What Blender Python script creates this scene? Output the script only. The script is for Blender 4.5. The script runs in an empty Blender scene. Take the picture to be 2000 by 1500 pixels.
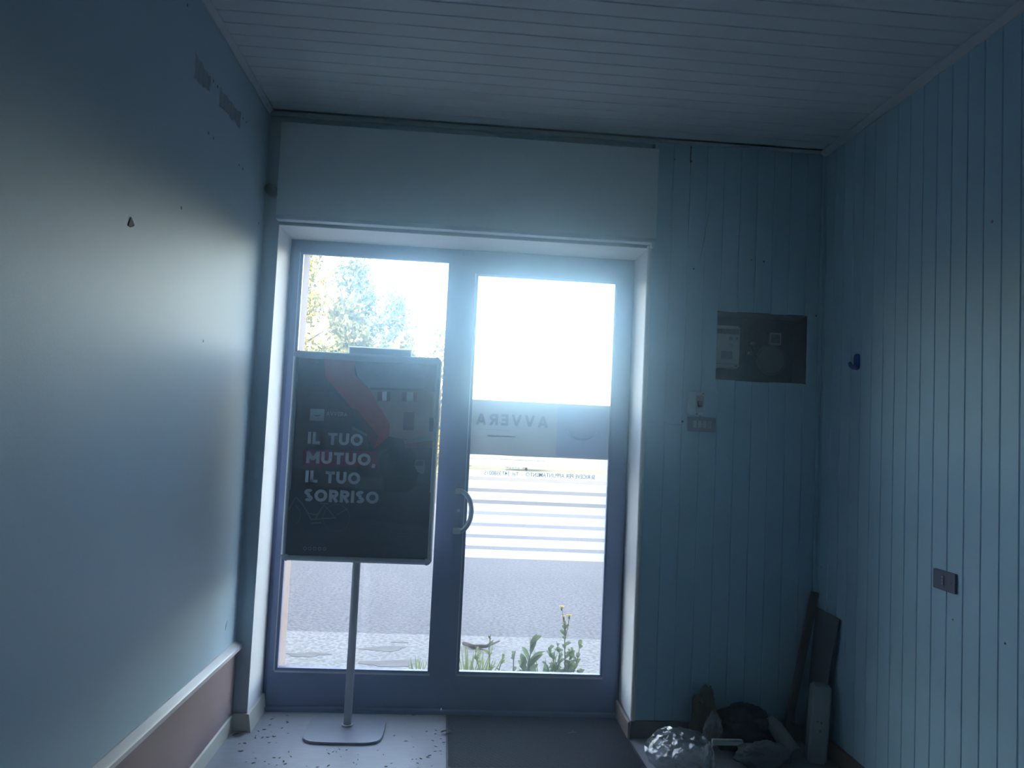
import bpy, bmesh, math, random
from mathutils import Vector, Matrix, noise

SC = bpy.context.scene
COL = SC.collection
R = math.radians
random.seed(7)

# ------------------------------------------------------------------ camera
FPX, YAW, PITCH, ROLL = 1480.0, 0.0688, 0.0591, 0.0465
CAM = Vector((1.0796, -4.0075, 1.5822))
_f = Vector((math.sin(YAW) * math.cos(PITCH), math.cos(YAW) * math.cos(PITCH), math.sin(PITCH)))
_r = Vector((math.cos(YAW), -math.sin(YAW), 0))
_u = _r.cross(_f)
RIGHT = _r * math.cos(ROLL) + _u * math.sin(ROLL)
UP = -_r * math.sin(ROLL) + _u * math.cos(ROLL)
FWD = _f
cd = bpy.data.cameras.new('camera')
cd.sensor_width = 36.0
cd.lens = FPX / 2000.0 * 36.0
cd.clip_start = 0.05
cd.clip_end = 400
cam = bpy.data.objects.new('camera', cd)
COL.objects.link(cam)
m3 = Matrix((RIGHT, UP, -FWD)).transposed()
cam.matrix_world = Matrix.Translation(CAM) @ m3.to_4x4()
SC.camera = cam

# ------------------------------------------------------------------ sky, sun, exposure
SUN_EL, SUN_AZ = R(31), R(200)      # the sun stands behind the building
w = bpy.data.worlds.new('world')
SC.world = w
w.use_nodes = True
nt = w.node_tree
nt.nodes.clear()
wo = nt.nodes.new('ShaderNodeOutputWorld')
wb = nt.nodes.new('ShaderNodeBackground')
sky = nt.nodes.new('ShaderNodeTexSky')
sky.sky_type = 'NISHITA'
sky.sun_disc = False
sky.sun_elevation = SUN_EL
sky.sun_rotation = SUN_AZ
sky.altitude = 100
sky.air_density = 1.0
sky.dust_density = 3.0
sky.ozone_density = 1.0
wb.inputs['Strength'].default_value = 1.0
tint = nt.nodes.new('ShaderNodeMix'); tint.data_type = 'RGBA'; tint.blend_type = 'MULTIPLY'   # white balance of the daylight
tint.inputs['Factor'].default_value = 1.0
tint.inputs['B'].default_value = (1.14, 1.0, 0.90, 1)
nt.links.new(sky.outputs[0], tint.inputs['A'])
nt.links.new(tint.outputs['Result'], wb.inputs['Color'])
nt.links.new(wb.outputs[0], wo.inputs['Surface'])

sd = bpy.data.lights.new('sun', 'SUN')
sd.energy = 6.5
sd.angle = R(0.53)
sd.color = (1.0, 0.9, 0.74)
so = bpy.data.objects.new('sun', sd)
COL.objects.link(so)
# direction towards the sun, matching the sky texture's convention
sdir = Vector((math.sin(SUN_AZ) * math.cos(SUN_EL), math.cos(SUN_AZ) * math.cos(SUN_EL), math.sin(SUN_EL)))
so.rotation_euler = sdir.to_track_quat('Z', 'Y').to_euler()
so.location = sdir * 40

vs = SC.view_settings
vs.view_transform = 'Standard'
vs.look = 'None'
vs.gamma = 1.0
vs.use_curve_mapping = False
vs.exposure = 1.70
try:
    SC.cycles.max_bounces = 6
    SC.cycles.diffuse_bounces = 4
    SC.cycles.glossy_bounces = 2
    SC.cycles.transmission_bounces = 3
    SC.cycles.volume_bounces = 0
    SC.cycles.transparent_max_bounces = 12
    SC.cycles.caustics_reflective = False
    SC.cycles.caustics_refractive = False
    SC.cycles.sample_clamp_indirect = 6.0
    SC.cycles.use_adaptive_sampling = True
    SC.cycles.adaptive_threshold = 0.06
    SC.cycles.use_denoising = True
except Exception:
    pass

# ------------------------------------------------------------------ helpers
def ray(u, v):
    return RIGHT * ((u - 1000) / FPX) + UP * ((750 - v) / FPX) + FWD
def at_y(u, v, Y):
    d = ray(u, v); return CAM + d * ((Y - CAM.y) / d.y)
def at_x(u, v, X):
    d = ray(u, v); return CAM + d * ((X - CAM.x) / d.x)
def at_z(u, v, Z):
    d = ray(u, v); return CAM + d * ((Z - CAM.z) / d.z)

WC = {}          # world origin of every object
class MB:
    def __init__(s):
        s.v = []; s.f = []
    def add(s, vs_, fs):
        n = len(s.v)
        s.v += [Vector(p) for p in vs_]
        s.f += [tuple(i + n for i in f) for f in fs]
        return s
    def box(s, x0, x1, y0, y1, z0, z1):
        return s.add([(x0,y0,z0),(x1,y0,z0),(x1,y1,z0),(x0,y1,z0),(x0,y0,z1),(x1,y0,z1),(x1,y1,z1),(x0,y1,z1)],
                     [(0,3,2,1),(4,5,6,7),(0,1,5,4),(1,2,6,5),(2,3,7,6),(3,0,4,7)])
    def hexa(s, p8):
        return s.add(p8, [(0,3,2,1),(4,5,6,7),(0,1,5,4),(1,2,6,5),(2,3,7,6),(3,0,4,7)])
    def prism(s, poly, d):
        """poly: 3-D points of one face, d: extrusion vector"""
        n = len(poly); d = Vector(d)
        a = [Vector(p) for p in poly]; b = [p + d for p in a]
        fs = [tuple(range(n))[::-1], tuple(range(n, 2 * n))]
        fs += [(i, (i + 1) % n, n + (i + 1) % n, n + i) for i in range(n)]
        return s.add(a + b, fs)
    def tube(s, pts, r, n=8, flat=None, cap=True):
        pts = [Vector(p) for p in pts]
        rr = r if isinstance(r, (list, tuple)) else [r] * len(pts)
        rings = []
        prev = None
        for i, p in enumerate(pts):
            t = (pts[min(i + 1, len(pts) - 1)] - pts[max(i - 1, 0)]).normalized()
            if prev is None:
                a = Vector((0, 0, 1)) if abs(t.z) < .9 else Vector((1, 0, 0))
                x = a.cross(t).normalized()
            else:
                x = (prev - t * prev.dot(t)).normalized()
            prev = x
            y = t.cross(x)
            ky = flat if flat else 1.0
            rings.append([p + (x * math.cos(2 * math.pi * k / n) + y * ky * math.sin(2 * math.pi * k / n)) * rr[i] for k in range(n)])
        vv = [q for g in rings for q in g]
        ff = []
        for i in range(len(pts) - 1):
            for k in range(n):
                ff.append((i*n+k, i*n+(k+1)%n, (i+1)*n+(k+1)%n, (i+1)*n+k))
        if cap:
            ff.append(tuple(range(n))[::-1]); ff.append(tuple(range((len(pts)-1)*n, len(pts)*n)))
        return s.add(vv, ff)
    def build(s, name, m, parent=None, smooth=False, origin=None, bevel=0, seg=2):
        lo = Vector((min(p.x for p in s.v), min(p.y for p in s.v), min(p.z for p in s.v)))
        hi = Vector((max(p.x for p in s.v), max(p.y for p in s.v), max(p.z for p in s.v)))
        c = Vector(origin) if origin is not None else Vector(((lo.x+hi.x)/2, (lo.y+hi.y)/2, lo.z))
        me = bpy.data.meshes.new(name)
        me.from_pydata([p - c for p in s.v], [], s.f)
        if bevel:
            bm = bmesh.new(); bm.from_mesh(me)
            es = [e for e in bm.edges if len(e.link_faces) == 2 and e.calc_face_angle(0) > R(30)]
            bmesh.ops.bevel(bm, geom=es, offset=bevel, segments=seg, affect='EDGES', clamp_overlap=True)
            bm.to_mesh(me); bm.free()
        me.validate(); me.update()
        return place(name, me, m, c, parent, smooth)
def place(name, me, m, c, parent=None, smooth=False):
    o = bpy.data.objects.new(name, me)
    COL.objects.link(o)
    if m is not None and len(me.materials) == 0:
        me.materials.append(m)
    if smooth:
        me.polygons.foreach_set('use_smooth', [True] * len(me.polygons))
    WC[o.name] = Vector(c)
    if parent is not None:
        o.parent = parent
        o.location = Vector(c) - WC[parent.name]
    else:
        o.location = c
    return o
def empty(name, loc):
    o = bpy.data.objects.new(name, None)
    o.empty_display_size = .1
    COL.objects.link(o); o.location = loc
    WC[o.name] = Vector(loc)
    return o
def tag(o, label, cat, group=None):
    o['label'] = label; o['category'] = cat
    if group: o['group'] = group
    return o
def struct(o, label=None, cat=None):
    o['kind'] = 'structure'
    if label: o['label'] = label
    if cat: o['category'] = cat
    return o
def rrect(x0, x1, z0, z1, r, n=5):
    pts = []
    for (cx, cz, a0) in ((x1-r, z1-r, 0), (x0+r, z1-r, 90), (x0+r, z0+r, 180), (x1-r, z0+r, 270)):
        for k in range(n + 1):
            a = R(a0 + 90 * k / n)
            pts.append((cx + r * math.cos(a), cz + r * math.sin(a)))
    return pts
def disc_mb(c, r, axis, depth, n=20, mb=None):
    mb = mb or MB()
    c = Vector(c); ax = Vector(axis).normalized()
    a = Vector((0, 0, 1)) if abs(ax.z) < .9 else Vector((1, 0, 0))
    x = a.cross(ax).normalized(); y = ax.cross(x)
    mb.prism([c + (x * math.cos(2*math.pi*k/n) + y * math.sin(2*math.pi*k/n)) * r for k in range(n)], ax * depth)
    return mb

# ------------------------------------------------------------------ materials
def mat(name, col, rough=.6, metal=0.0, var=.12, scale=6.0, bump=0.0, bscale=60.0, spec=.5, col2=None, stretch=(1,1,1)):
    m = bpy.data.materials.new(name); m.use_nodes = True
    t = m.node_tree; b = t.nodes['Principled BSDF']
    b.inputs['Roughness'].default_value = rough
    b.inputs['Metallic'].default_value = metal
    b.inputs['Specular IOR Level'].default_value = spec
    tc = t.nodes.new('ShaderNodeTexCoord')
    mp = t.nodes.new('ShaderNodeMapping'); mp.inputs['Scale'].default_value = stretch
    t.links.new(tc.outputs['Object'], mp.inputs['Vector'])
    nz = t.nodes.new('ShaderNodeTexNoise')
    nz.inputs['Scale'].default_value = scale; nz.inputs['Detail'].default_value = 5
    t.links.new(mp.outputs[0], nz.inputs['Vector'])
    rp = t.nodes.new('ShaderNodeValToRGB')
    c2 = col2 or tuple(max(0, c * (1 - var)) for c in col)
    rp.color_ramp.elements[0].position = .35; rp.color_ramp.elements[1].position = .65
    rp.color_ramp.elements[0].color = (*c2, 1); rp.color_ramp.elements[1].color = (*col, 1)
    t.links.new(nz.outputs['Fac'], rp.inputs[0])
    t.links.new(rp.outputs[0], b.inputs['Base Color'])
    if bump:
        n2 = t.nodes.new('ShaderNodeTexNoise'); n2.inputs['Scale'].default_value = bscale; n2.inputs['Detail'].default_value = 3
        t.links.new(mp.outputs[0], n2.inputs['Vector'])
        bp = t.nodes.new('ShaderNodeBump'); bp.inputs['Strength'].default_value = bump; bp.inputs['Distance'].default_value = .01
        t.links.new(n2.outputs['Fac'], bp.inputs['Height'])
        t.links.new(bp.outputs[0], b.inputs['Normal'])
    return m
def mat_film(name, col, trans=.0, transl=.5, var=.05):
    """printed or frosted window film: reflects and passes diffused light"""
    m = bpy.data.materials.new(name); m.use_nodes = True
    t = m.node_tree; t.nodes.clear()
    out = t.nodes.new('ShaderNodeOutputMaterial')
    nz = t.nodes.new('ShaderNodeTexNoise'); nz.inputs['Scale'].default_value = 3
    rp = t.nodes.new('ShaderNodeValToRGB')
    rp.color_ramp.elements[0].color = (*[c * (1 - var) for c in col], 1); rp.color_ramp.elements[1].color = (*col, 1)
    t.links.new(nz.outputs['Fac'], rp.inputs[0])
    d = t.nodes.new('ShaderNodeBsdfDiffuse'); tl = t.nodes.new('ShaderNodeBsdfTranslucent'); tr = t.nodes.new('ShaderNodeBsdfTransparent')
    t.links.new(rp.outputs[0], d.inputs[0]); t.links.new(rp.outputs[0], tl.inputs[0])
    a = t.nodes.new('ShaderNodeMixShader'); a.inputs[0].default_value = transl
    t.links.new(d.outputs[0], a.inputs[1]); t.links.new(tl.outputs[0], a.inputs[2])
    b = t.nodes.new('ShaderNodeMixShader'); b.inputs[0].default_value = trans
    t.links.new(a.outputs[0], b.inputs[1]); t.links.new(tr.outputs[0], b.inputs[2])
    t.links.new(b.outputs[0], out.inputs[0])
    return m
def mat_glass(name, tint=(.93, .96, .97), gloss=.06, rough=.02, dust=.0):
    m = bpy.data.materials.new(name); m.use_nodes = True
    t = m.node_tree; t.nodes.clear()
    out = t.nodes.new('ShaderNodeOutputMaterial')
    tr = t.nodes.new('ShaderNodeBsdfTransparent'); tr.inputs[0].default_value = (*tint, 1)
    gl = t.nodes.new('ShaderNodeBsdfGlossy'); gl.inputs['Roughness'].default_value = rough
    a = t.nodes.new('ShaderNodeMixShader'); a.inputs[0].default_value = gloss
    t.links.new(tr.outputs[0], a.inputs[1]); t.links.new(gl.outputs[0], a.inputs[2])
    last = a
    if dust:
        nz = t.nodes.new('ShaderNodeTexNoise'); nz.inputs['Scale'].default_value = 4; nz.inputs['Detail'].default_value = 6
        mu = t.nodes.new('ShaderNodeMath'); mu.operation = 'MULTIPLY'; mu.inputs[1].default_value = dust * 2
        t.links.new(nz.outputs['Fac'], mu.inputs[0])
        tl = t.nodes.new('ShaderNodeBsdfTranslucent'); tl.inputs[0].default_value = (.85, .88, .92, 1)
        c = t.nodes.new('ShaderNodeMixShader')
        t.links.new(mu.outputs[0], c.inputs[0]); t.links.new(a.outputs[0], c.inputs[1]); t.links.new(tl.outputs[0], c.inputs[2])
        last = c
    t.links.new(last.outputs[0], out.inputs[0])
    return m
def mat_leaf(name, col, var=.35, scale=3, tl=.35):
    m = bpy.data.materials.new(name); m.use_nodes = True
    t = m.node_tree; t.nodes.clear()
    out = t.nodes.new('ShaderNodeOutputMaterial')
    tc = t.nodes.new('ShaderNodeTexCoord')
    nz = t.nodes.new('ShaderNodeTexNoise'); nz.inputs['Scale'].default_value = scale; nz.inputs['Detail'].default_value = 4
    t.links.new(tc.outputs['Object'], nz.inputs['Vector'])
    rp = t.nodes.new('ShaderNodeValToRGB')
    rp.color_ramp.elements[0].position = .3; rp.color_ramp.elements[1].position = .7
    rp.color_ramp.elements[0].color = (*[c * (1 - var) for c in col], 1); rp.color_ramp.elements[1].color = (*col, 1)
    t.links.new(nz.outputs['Fac'], rp.inputs[0])
    d = t.nodes.new('ShaderNodeBsdfDiffuse'); l = t.nodes.new('ShaderNodeBsdfTranslucent')
    t.links.new(rp.outputs[0], d.inputs[0]); t.links.new(rp.outputs[0], l.inputs[0])
    a = t.nodes.new('ShaderNodeMixShader'); a.inputs[0].default_value = tl
    t.links.new(d.outputs[0], a.inputs[1]); t.links.new(l.outputs[0], a.inputs[2])
    t.links.new(a.outputs[0], out.inputs[0])
    return m
def mat_asphalt(name, ca, cb, scale=180, patch=.35):
    m = mat(name, ca, .9, 0, .15, .6)
    t = m.node_tree; b = t.nodes['Principled BSDF']
    rp = [n for n in t.nodes if n.type == 'VALTORGB'][0]
    nz = t.nodes.new('ShaderNodeTexNoise'); nz.inputs['Scale'].default_value = scale; nz.inputs['Detail'].default_value = 2
    tc = [n for n in t.nodes if n.type == 'TEX_COORD'][0]
    t.links.new(tc.outputs['Object'], nz.inputs['Vector'])
    mx = t.nodes.new('ShaderNodeMix'); mx.data_type = 'RGBA'
    r2 = t.nodes.new('ShaderNodeValToRGB'); r2.color_ramp.elements[0].position = .42; r2.color_ramp.elements[1].position = .6
    r2.color_ramp.elements[0].color = (0, 0, 0, 1); r2.color_ramp.elements[1].color = (1, 1, 1, 1)
    t.links.new(nz.outputs['Fac'], r2.inputs[0])
    mu = t.nodes.new('ShaderNodeMath'); mu.operation = 'MULTIPLY'; mu.inputs[1].default_value = patch
    t.links.new(r2.outputs[0], mu.inputs[0]); t.links.new(mu.outputs[0], mx.inputs['Factor'])
    t.links.new(rp.outputs[0], mx.inputs['A']); mx.inputs['B'].default_value = (*cb, 1)
    t.links.new(mx.outputs['Result'], b.inputs['Base Color'])
    return m

M = dict(
    wall_l=mat('paint_left', (.47,.66,.82), .52, 0, .05, 1.5, .05, 120, .36),
    wall_f=mat('paint_front', (.56,.68,.78), .55, 0, .06, 2, .05, 120),
    reveal=mat('paint_reveal', (.84,.88,.92), .5, 0, .06, 3, .05, 120),
    plank=mat('plank_aqua', (.45,.74,.94), .6, 0, .07, 2.5, .04, 90, .32),
    plank_c=mat('plank_ceiling', (.74,.86,.96), .6, 0, .06, 2.0, .04, 90),
    gap=mat('board_backing', (.22,.32,.40), .9),
    trim=mat('trim_paint', (.62,.74,.84), .5, 0, .08, 4),
    box=mat('shutter_box_paint', (.76,.88,.97), .6, 0, .06, 2, .03, 60),
    wains=mat('wainscot_mauve', (.29,.215,.235), .6, 0, .1, 3),
    cap=mat('cap_grey', (.66,.66,.68), .35, 0, .06, 5),
    base=mat('skirting', (.60,.62,.56), .5, 0, .15, 8),
    base_br=mat('skirting_brown', (.30,.25,.22), .6, 0, .25, 14),
    floor=mat('floor_lino', (.37,.39,.44), .45, 0, .14, 9, .06, 80, stretch=(1, 6, 1)),
    alu=mat('door_aluminium', (.165,.21,.38), .38, .2, .08, 8),
    bead=mat('glazing_bead', (.55,.58,.62), .35, .5, .05, 8),
    handle=mat('handle_grey', (.30,.35,.44), .4, .1, .06, 10),
    gasket=mat('gasket', (.02,.02,.025), .7),
    glass=mat_glass('door_glass', dust=.012),
    film_w=mat_film('film_white', (.92,.93,.95), .10, .9),
    film_band=mat_film('film_band', (.50,.51,.53), 0, .48),
    film_sq=mat_film('film_square', (.42,.46,.56), 0, .46),
    film_dark=mat_film('film_letters', (.36,.38,.42), 0, .44),
    film_smile=mat_film('film_smile', (.56,.60,.70), 0, .48),
    film_txt=mat('film_small_print', (.10,.11,.13), .6),
    steel=mat('stand_grey_metal', (.52,.56,.62), .4, .15, .06, 10),
    base_steel=mat('stand_base_metal', (.27,.30,.36), .45, .1, .06, 10),
    frame=mat('poster_frame_alu', (.62,.68,.72), .35, .2, .05, 10),
    dark=mat('dark_plastic', (.03,.035,.045), .5),
    plate=mat('plate_graphite', (.11,.14,.22), .45, .1, .06, 30),
    white_pl=mat('white_plastic', (.66,.70,.70), .45, 0, .05, 20),
    box_pl=mat('box_plastic', (.38,.46,.50), .5, 0, .06, 12),
    aqua_pl=mat('painted_plastic', (.54,.68,.76), .5, 0, .05, 20),
    grey_pl=mat('grey_plastic', (.40,.43,.46), .45, 0, .05, 20),
    module=mat('switch_module', (.42,.43,.44), .45, 0, .05, 20),
    blue=mat('blue_plastic', (.015,.08,.50), .4, 0, .1, 20),
    navy=mat('meter_blue_window', (.02,.05,.14), .3),
    lcd=mat('meter_display', (.12,.19,.17), .3),
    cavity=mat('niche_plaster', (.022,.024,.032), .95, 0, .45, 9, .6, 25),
    niche_gr=mat('niche_grey', (.09,.11,.13), .7, 0, .2, 14),
    mat_rub=mat('rubber_mat', (.022,.027,.045), .85, 0, .9, 95, 1.0, 160),
    mat_edge=mat('rubber_edge', (.06,.06,.075), .6, 0, .2, 30),
    wood=mat('old_wood', (.19,.17,.17), .7, 0, .35, 8, .2, 50, stretch=(6, 6, 1)),
    board=mat('dark_board', (.16,.19,.21), .6, 0, .15, 5),
    bag_bk=mat('black_bag', (.016,.018,.022), .28, 0, .2, 12, .35, 30),
    cloth=mat('grey_cloth', (.20,.24,.26), .9, 0, .2, 12, .4, 60),
    cuff=mat('pale_cloth', (.32,.36,.36), .9, 0, .15, 12, .4, 90),
    brown=mat('brown_scrap', (.13,.10,.05), .8, 0, .4, 10, .5, 30),
    debris=mat('dry_litter', (.07,.06,.05), .9, 0, .4, 30),
    scar=mat('scraped_paint', (.34,.46,.55), .8, 0, .35, 30, .3, 80, stretch=(1,1,.15)),
    chip=mat('plaster_chip', (.22,.23,.24), .9, 0, .4, 40, .5, 60),
    plaster=mat('facade_plaster', (.56,.44,.40), .9, 0, .15, 2, .2, 60),
    concrete=mat_asphalt('sidewalk_concrete', (.37,.37,.37), (.15,.145,.145), 32, .8),
    stain=mat('damp_stain', (.20,.19,.19), .85, 0, .25, 8),
    road=mat_asphalt('road_asphalt', (.225,.225,.24), (.085,.085,.095), 34, .9),
    lot=mat_asphalt('lot_asphalt', (.075,.075,.08), (.05,.05,.055), 20, .5),
    grass=mat('verge_grass', (.09,.11,.05), .95, 0, .4, .8),
    leaf_a=mat_leaf('leaf_yellow_green', (.24,.25,.07)),
    leaf_b=mat_leaf('leaf_olive', (.17,.20,.09)),
    leaf_c=mat_leaf('leaf_blue_green', (.13,.18,.12)),
    leaf_d=mat_leaf('leaf_pale', (.20,.20,.12)),
    bark=mat('bark', (.14,.10,.08), .95, 0, .3, 8),
    weed=mat_leaf('weed_leaf', (.27,.36,.20), .3, 14, .4),
    weed_y=mat_leaf('weed_grass', (.36,.44,.18), .3, 14, .4),
    stem=mat('weed_stem', (.20,.22,.14), .8, 0, .2, 20),
    petal=mat_leaf('yellow_petal', (.95,.78,.22), .1, 20, .4),
    twig=mat('twig', (.12,.10,.09), .9, 0, .3, 20),
)
def mat_plastic_film():
    m = bpy.data.materials.new('clear_plastic'); m.use_nodes = True
    t = m.node_tree; t.nodes.clear()
    out = t.nodes.new('ShaderNodeOutputMaterial')
    tr = t.nodes.new('ShaderNodeBsdfTransparent'); tr.inputs[0].default_value = (.86, .89, .92, 1)
    gl = t.nodes.new('ShaderNodeBsdfGlossy'); gl.inputs['Roughness'].default_value = .09
    df = t.nodes.new('ShaderNodeBsdfTranslucent'); df.inputs[0].default_value = (.75, .8, .85, 1)
    nz = t.nodes.new('ShaderNodeTexNoise'); nz.inputs['Scale'].default_value = 26; nz.inputs['Detail'].default_value = 3; nz.inputs['Distortion'].default_value = 1.2
    bp = t.nodes.new('ShaderNodeBump'); bp.inputs['Strength'].default_value = .7; bp.inputs['Distance'].default_value = .02
    bp.inputs['Strength'].default_value = .25
    t.links.new(nz.outputs['Fac'], bp.inputs['Height']); t.links.new(bp.outputs[0], gl.inputs['Normal'])
    a = t.nodes.new('ShaderNodeMixShader'); a.inputs[0].default_value = .38
    t.links.new(tr.outputs[0], a.inputs[1]); t.links.new(gl.outputs[0], a.inputs[2])
    b = t.nodes.new('ShaderNodeMixShader'); b.inputs[0].default_value = .06
    t.links.new(a.outputs[0], b.inputs[1]); t.links.new(df.outputs[0], b.inputs[2])
    t.links.new(b.outputs[0], out.inputs[0])
    return m
M['clear'] = mat_plastic_film()
INK = {}
def ink(col, rough=.5):
    k = tuple(col)
    if k not in INK:
        INK[k] = mat('poster_ink_%d' % len(INK), col, rough, 0, .14, 22)
    return INK[k]

# ------------------------------------------------------------------ setting: shell
W, H, YB = 3.043, 3.2, -6.6
XL = 0.010
REV = 0.30                     # depth of the reveal: the door's inner face
XA, XB, ZR = 0.088, 2.066, 2.598
NX0, NX1, NZ0, NZ1 = 2.457, 2.968, 1.900, 2.279

fl = struct(MB().box(-.2, W + .25, YB - .2, .37, -.12, 0).build('floor', M['floor']))
wl = struct(MB().box(-.2, XL, YB, .37, 0, 3.42).build('wall_left', M['wall_l']))
wr = struct(MB().box(W + .010, W + .25, YB, .37, 0, 3.42).build('wall_right', M['gap']))
wbk = struct(MB().box(-.2, W + .25, YB - .2, YB, 0, 3.42).build('wall_back', M['wall_l']))
ce = struct(MB().box(-.2, W + .25, YB - .2, .37, 3.21, 3.42).build('ceiling', M['gap']))
b = MB()
b.box(XL, XA, .01, .37, 0, 3.21)                       # strip left of the doorway
b.box(XA, XB, .01, .37, ZR, 3.21)                      # lintel
b.box(XB, NX0, .01, .37, 0, 3.21)                      # right of the doorway, around the niche
b.box(NX1, W + .01, .01, .37, 0, 3.21)
b.box(NX0, NX1, .01, .37, 0, NZ0)
b.box(NX0, NX1, .01, .37, NZ1, 3.21)
b.box(NX0, NX1, .18, .37, NZ0, NZ1)
wf = struct(b.build('wall_front', M['wall_f']))
# white lining of the reveal
MB().box(XA, XA + .004, .0, REV, .0, ZR).build('jamb_lining', M['reveal'], wf)
MB().box(XB - .004, XB, .0, REV, .0, ZR).build('jamb_lining', M['reveal'], wf)
MB().box(XA, XB, .0, REV, ZR - .004, ZR).build('soffit_lining', M['reveal'], wf)
# niche lining: rough brown masonry
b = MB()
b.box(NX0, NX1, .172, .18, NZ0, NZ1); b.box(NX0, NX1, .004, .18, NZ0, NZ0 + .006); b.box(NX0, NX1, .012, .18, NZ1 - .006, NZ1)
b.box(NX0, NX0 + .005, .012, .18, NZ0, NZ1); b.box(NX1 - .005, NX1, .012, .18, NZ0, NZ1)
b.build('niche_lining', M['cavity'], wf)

# facade: the outer face of the building, its upper floors and the outer reveal of the doorway
b = MB()
b.box(-24, .128, .37, .66, -.3, 12.5); b.box(2.035, 22, .37, .66, -.3, 12.5); b.box(.128, 2.035, .37, .66, 2.63, 12.5)
b.box(-24, 22, YB - .2, .37, 3.42, 12.5)
fc = struct(b.build('wall_facade', M['plaster']))

# planks ----------------------------------------------------------------
def plank_profile(wd, th, ch):
    """section across a board: width along s, thickness along t (face at t = 0)"""
    return [(0, th), (0, ch), (ch, 0), (wd - ch, 0), (wd, ch), (wd, th)]
def plank_mesh(name, wd, th, ch, p0, s_ax, t_ax, length):
    s_ax, t_ax, length = Vector(s_ax), Vector(t_ax), Vector(length)
    mb = MB(); mb.prism([s_ax * a + t_ax * c for a, c in plank_profile(wd, th, ch)], length)
    me = bpy.data.meshes.new(name); me.from_pydata(mb.v, [], mb.f); me.update()
    return me
PW, GAP = .0965, .0022
# right wall: vertical boards, grooves at y = -1.481 + k * PW
me = plank_mesh('plank', PW - GAP, .0098, .0032, (0,0,0), (0,-1,0), (1,0,0), (0,0,3.095))
k = 0
y = -1.481 + 15 * PW
y_first = y
MB().prism([(W, -.002, .09), (W, y + GAP, .09), (W + .0098, y + GAP, .09), (W + .0098, -.002, .09)], (0,0,3.095)).build('plank', M['plank'], wr)
while y > YB + PW:
    place('plank', me, M['plank'], (W, y, .09), wr); y -= PW
# ceiling: boards across the room
CP = .0955
me = plank_mesh('plank', CP - GAP, .0098, .004, (0,0,0), (0,-1,0), (0,0,1), (W - XL - .002, 0, 0))
y = -.991 + 10 * CP
while y > YB + CP:
    place('plank', me, M['plank_c'], (XL + .001, y, H), ce); y -= CP
# front wall: vertical boards right of the doorway, cut around the niche
FP = .0949
xs = [2.0845] + [2.1885 + FP * i for i in range(9)] + [W]
def front_plank(x0, x1, z0, z1):
    mb = MB(); ch = .0025
    mb.prism([(x0, .0098, z0), (x0, ch, z0), (x0 + ch, 0, z0), (x1 - ch, 0, z0), (x1, ch, z0), (x1, .0098, z0)], (0, 0, z1 - z0))
    mb.build('plank', M['plank'], wf)
bk = MB().box(2.07, NX0, .0096, .0104, .09, 3.19); bk.box(NX0, NX1, .0096, .0104, .09, NZ0); bk.box(NX0, NX1, .0096, .0104, NZ1, 3.19); bk.box(NX1, W, .0096, .0104, .09, 3.19)
bk.build('board_backing', M['gap'], wf)
for i in range(len(xs) - 1):
    x0, x1 = xs[i], xs[i + 1] - .0012
    if x1 - x0 < .01: continue
    if x1 <= NX0 + .001 or x0 >= NX1 - .001:
        front_plank(x0, x1, .09, 3.188)
    else:
        jig = random.Random(i)
        front_plank(x0, x1, .09, NZ0 + .004 - .010 * jig.random())
        front_plank(x0, x1, NZ1 - .004 + .006 * jig.random(), 3.188)
        if x0 < NX0: front_plank(x0, NX0 + .002, NZ0, NZ1)
        if x1 > NX1: front_plank(NX1 - .002, x1, NZ0, NZ1)

# trims -------------------------------------------------------------------
def trimobj(n, mb, m, bevel=0):
    return struct(mb.build('trim_%d' % n, m, bevel=bevel))
trimobj(1, MB().prism([(W - .032, YB, H - .001), (W, YB, H - .001), (W, YB, H - .030), (W - .006, YB, H - .030), (W - .032, YB, H - .008)], (0, -YB - .004, 0)), M['trim'])
trimobj(2, MB().prism([(XL, YB, H - .001), (XL + .024, YB, H - .001), (XL + .024, YB, H - .006), (XL + .006, YB, H - .022), (XL, YB, H - .022)], (0, -YB - .03, 0)), M['trim'])
trimobj(3, MB().box(2.105, W - .032, -.018, -.001, H - .016, H - .001), M['trim'])
trimobj(4, MB().box(XL + .001, 2.09, -.012, .0098, H - .022, H - .001), M['trim'])                     # strip over the shutter box
b = MB(); b.tube([(XB + .002, -.003, .09), (XB + .002, -.003, 2.606)], .0125, 14); b.box(XB + .003, XB + .018, -.006, .0098, .09, 2.606)
trimobj(5, b, M['reveal'])                                                                       # corner bead of the doorway
trimobj(6, MB().box(W - .018, W - .001, -.018, -.001, .09, H - .03), M['plank'], .003)                 # corner batten
struct(MB().prism([(XL, YB, 0), (XL + .014, YB, 0), (XL + .014, YB, .075), (XL + .008, YB, .085), (XL, YB, .085)], (0, -YB - .0, 0)).build('baseboard_left', M['base']))
b = MB(); b.box(XL + .014, XA + .006, -.012, .0098, 0, .085)
b.prism([(XA + .004, -.012, 0), (XA + .004, -.012, .085), (XA + .016, -.012, .082), (XA + .034, -.030, .0)], (0, REV + .008, 0))
struct(b.build('baseboard_front', M['base']))
struct(MB().prism([(XB - .012, -.03, .0), (XB - .026, -.03, .0), (XB - .026, -.03, .085), (XB - .016, -.03, .095)], (0, REV + .02, 0)).build('baseboard_doorway', M['base_br'], bevel=.002))
struct(MB().box(XB - .004, W - .012, -.012, .0098, 0, .088).build('baseboard_niche', M['base_br'], bevel=.002))
struct(MB().box(W - .012, W + .0098, YB, -.013, 0, .088).build('baseboard_right', M['base_br'], bevel=.002))

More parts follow.
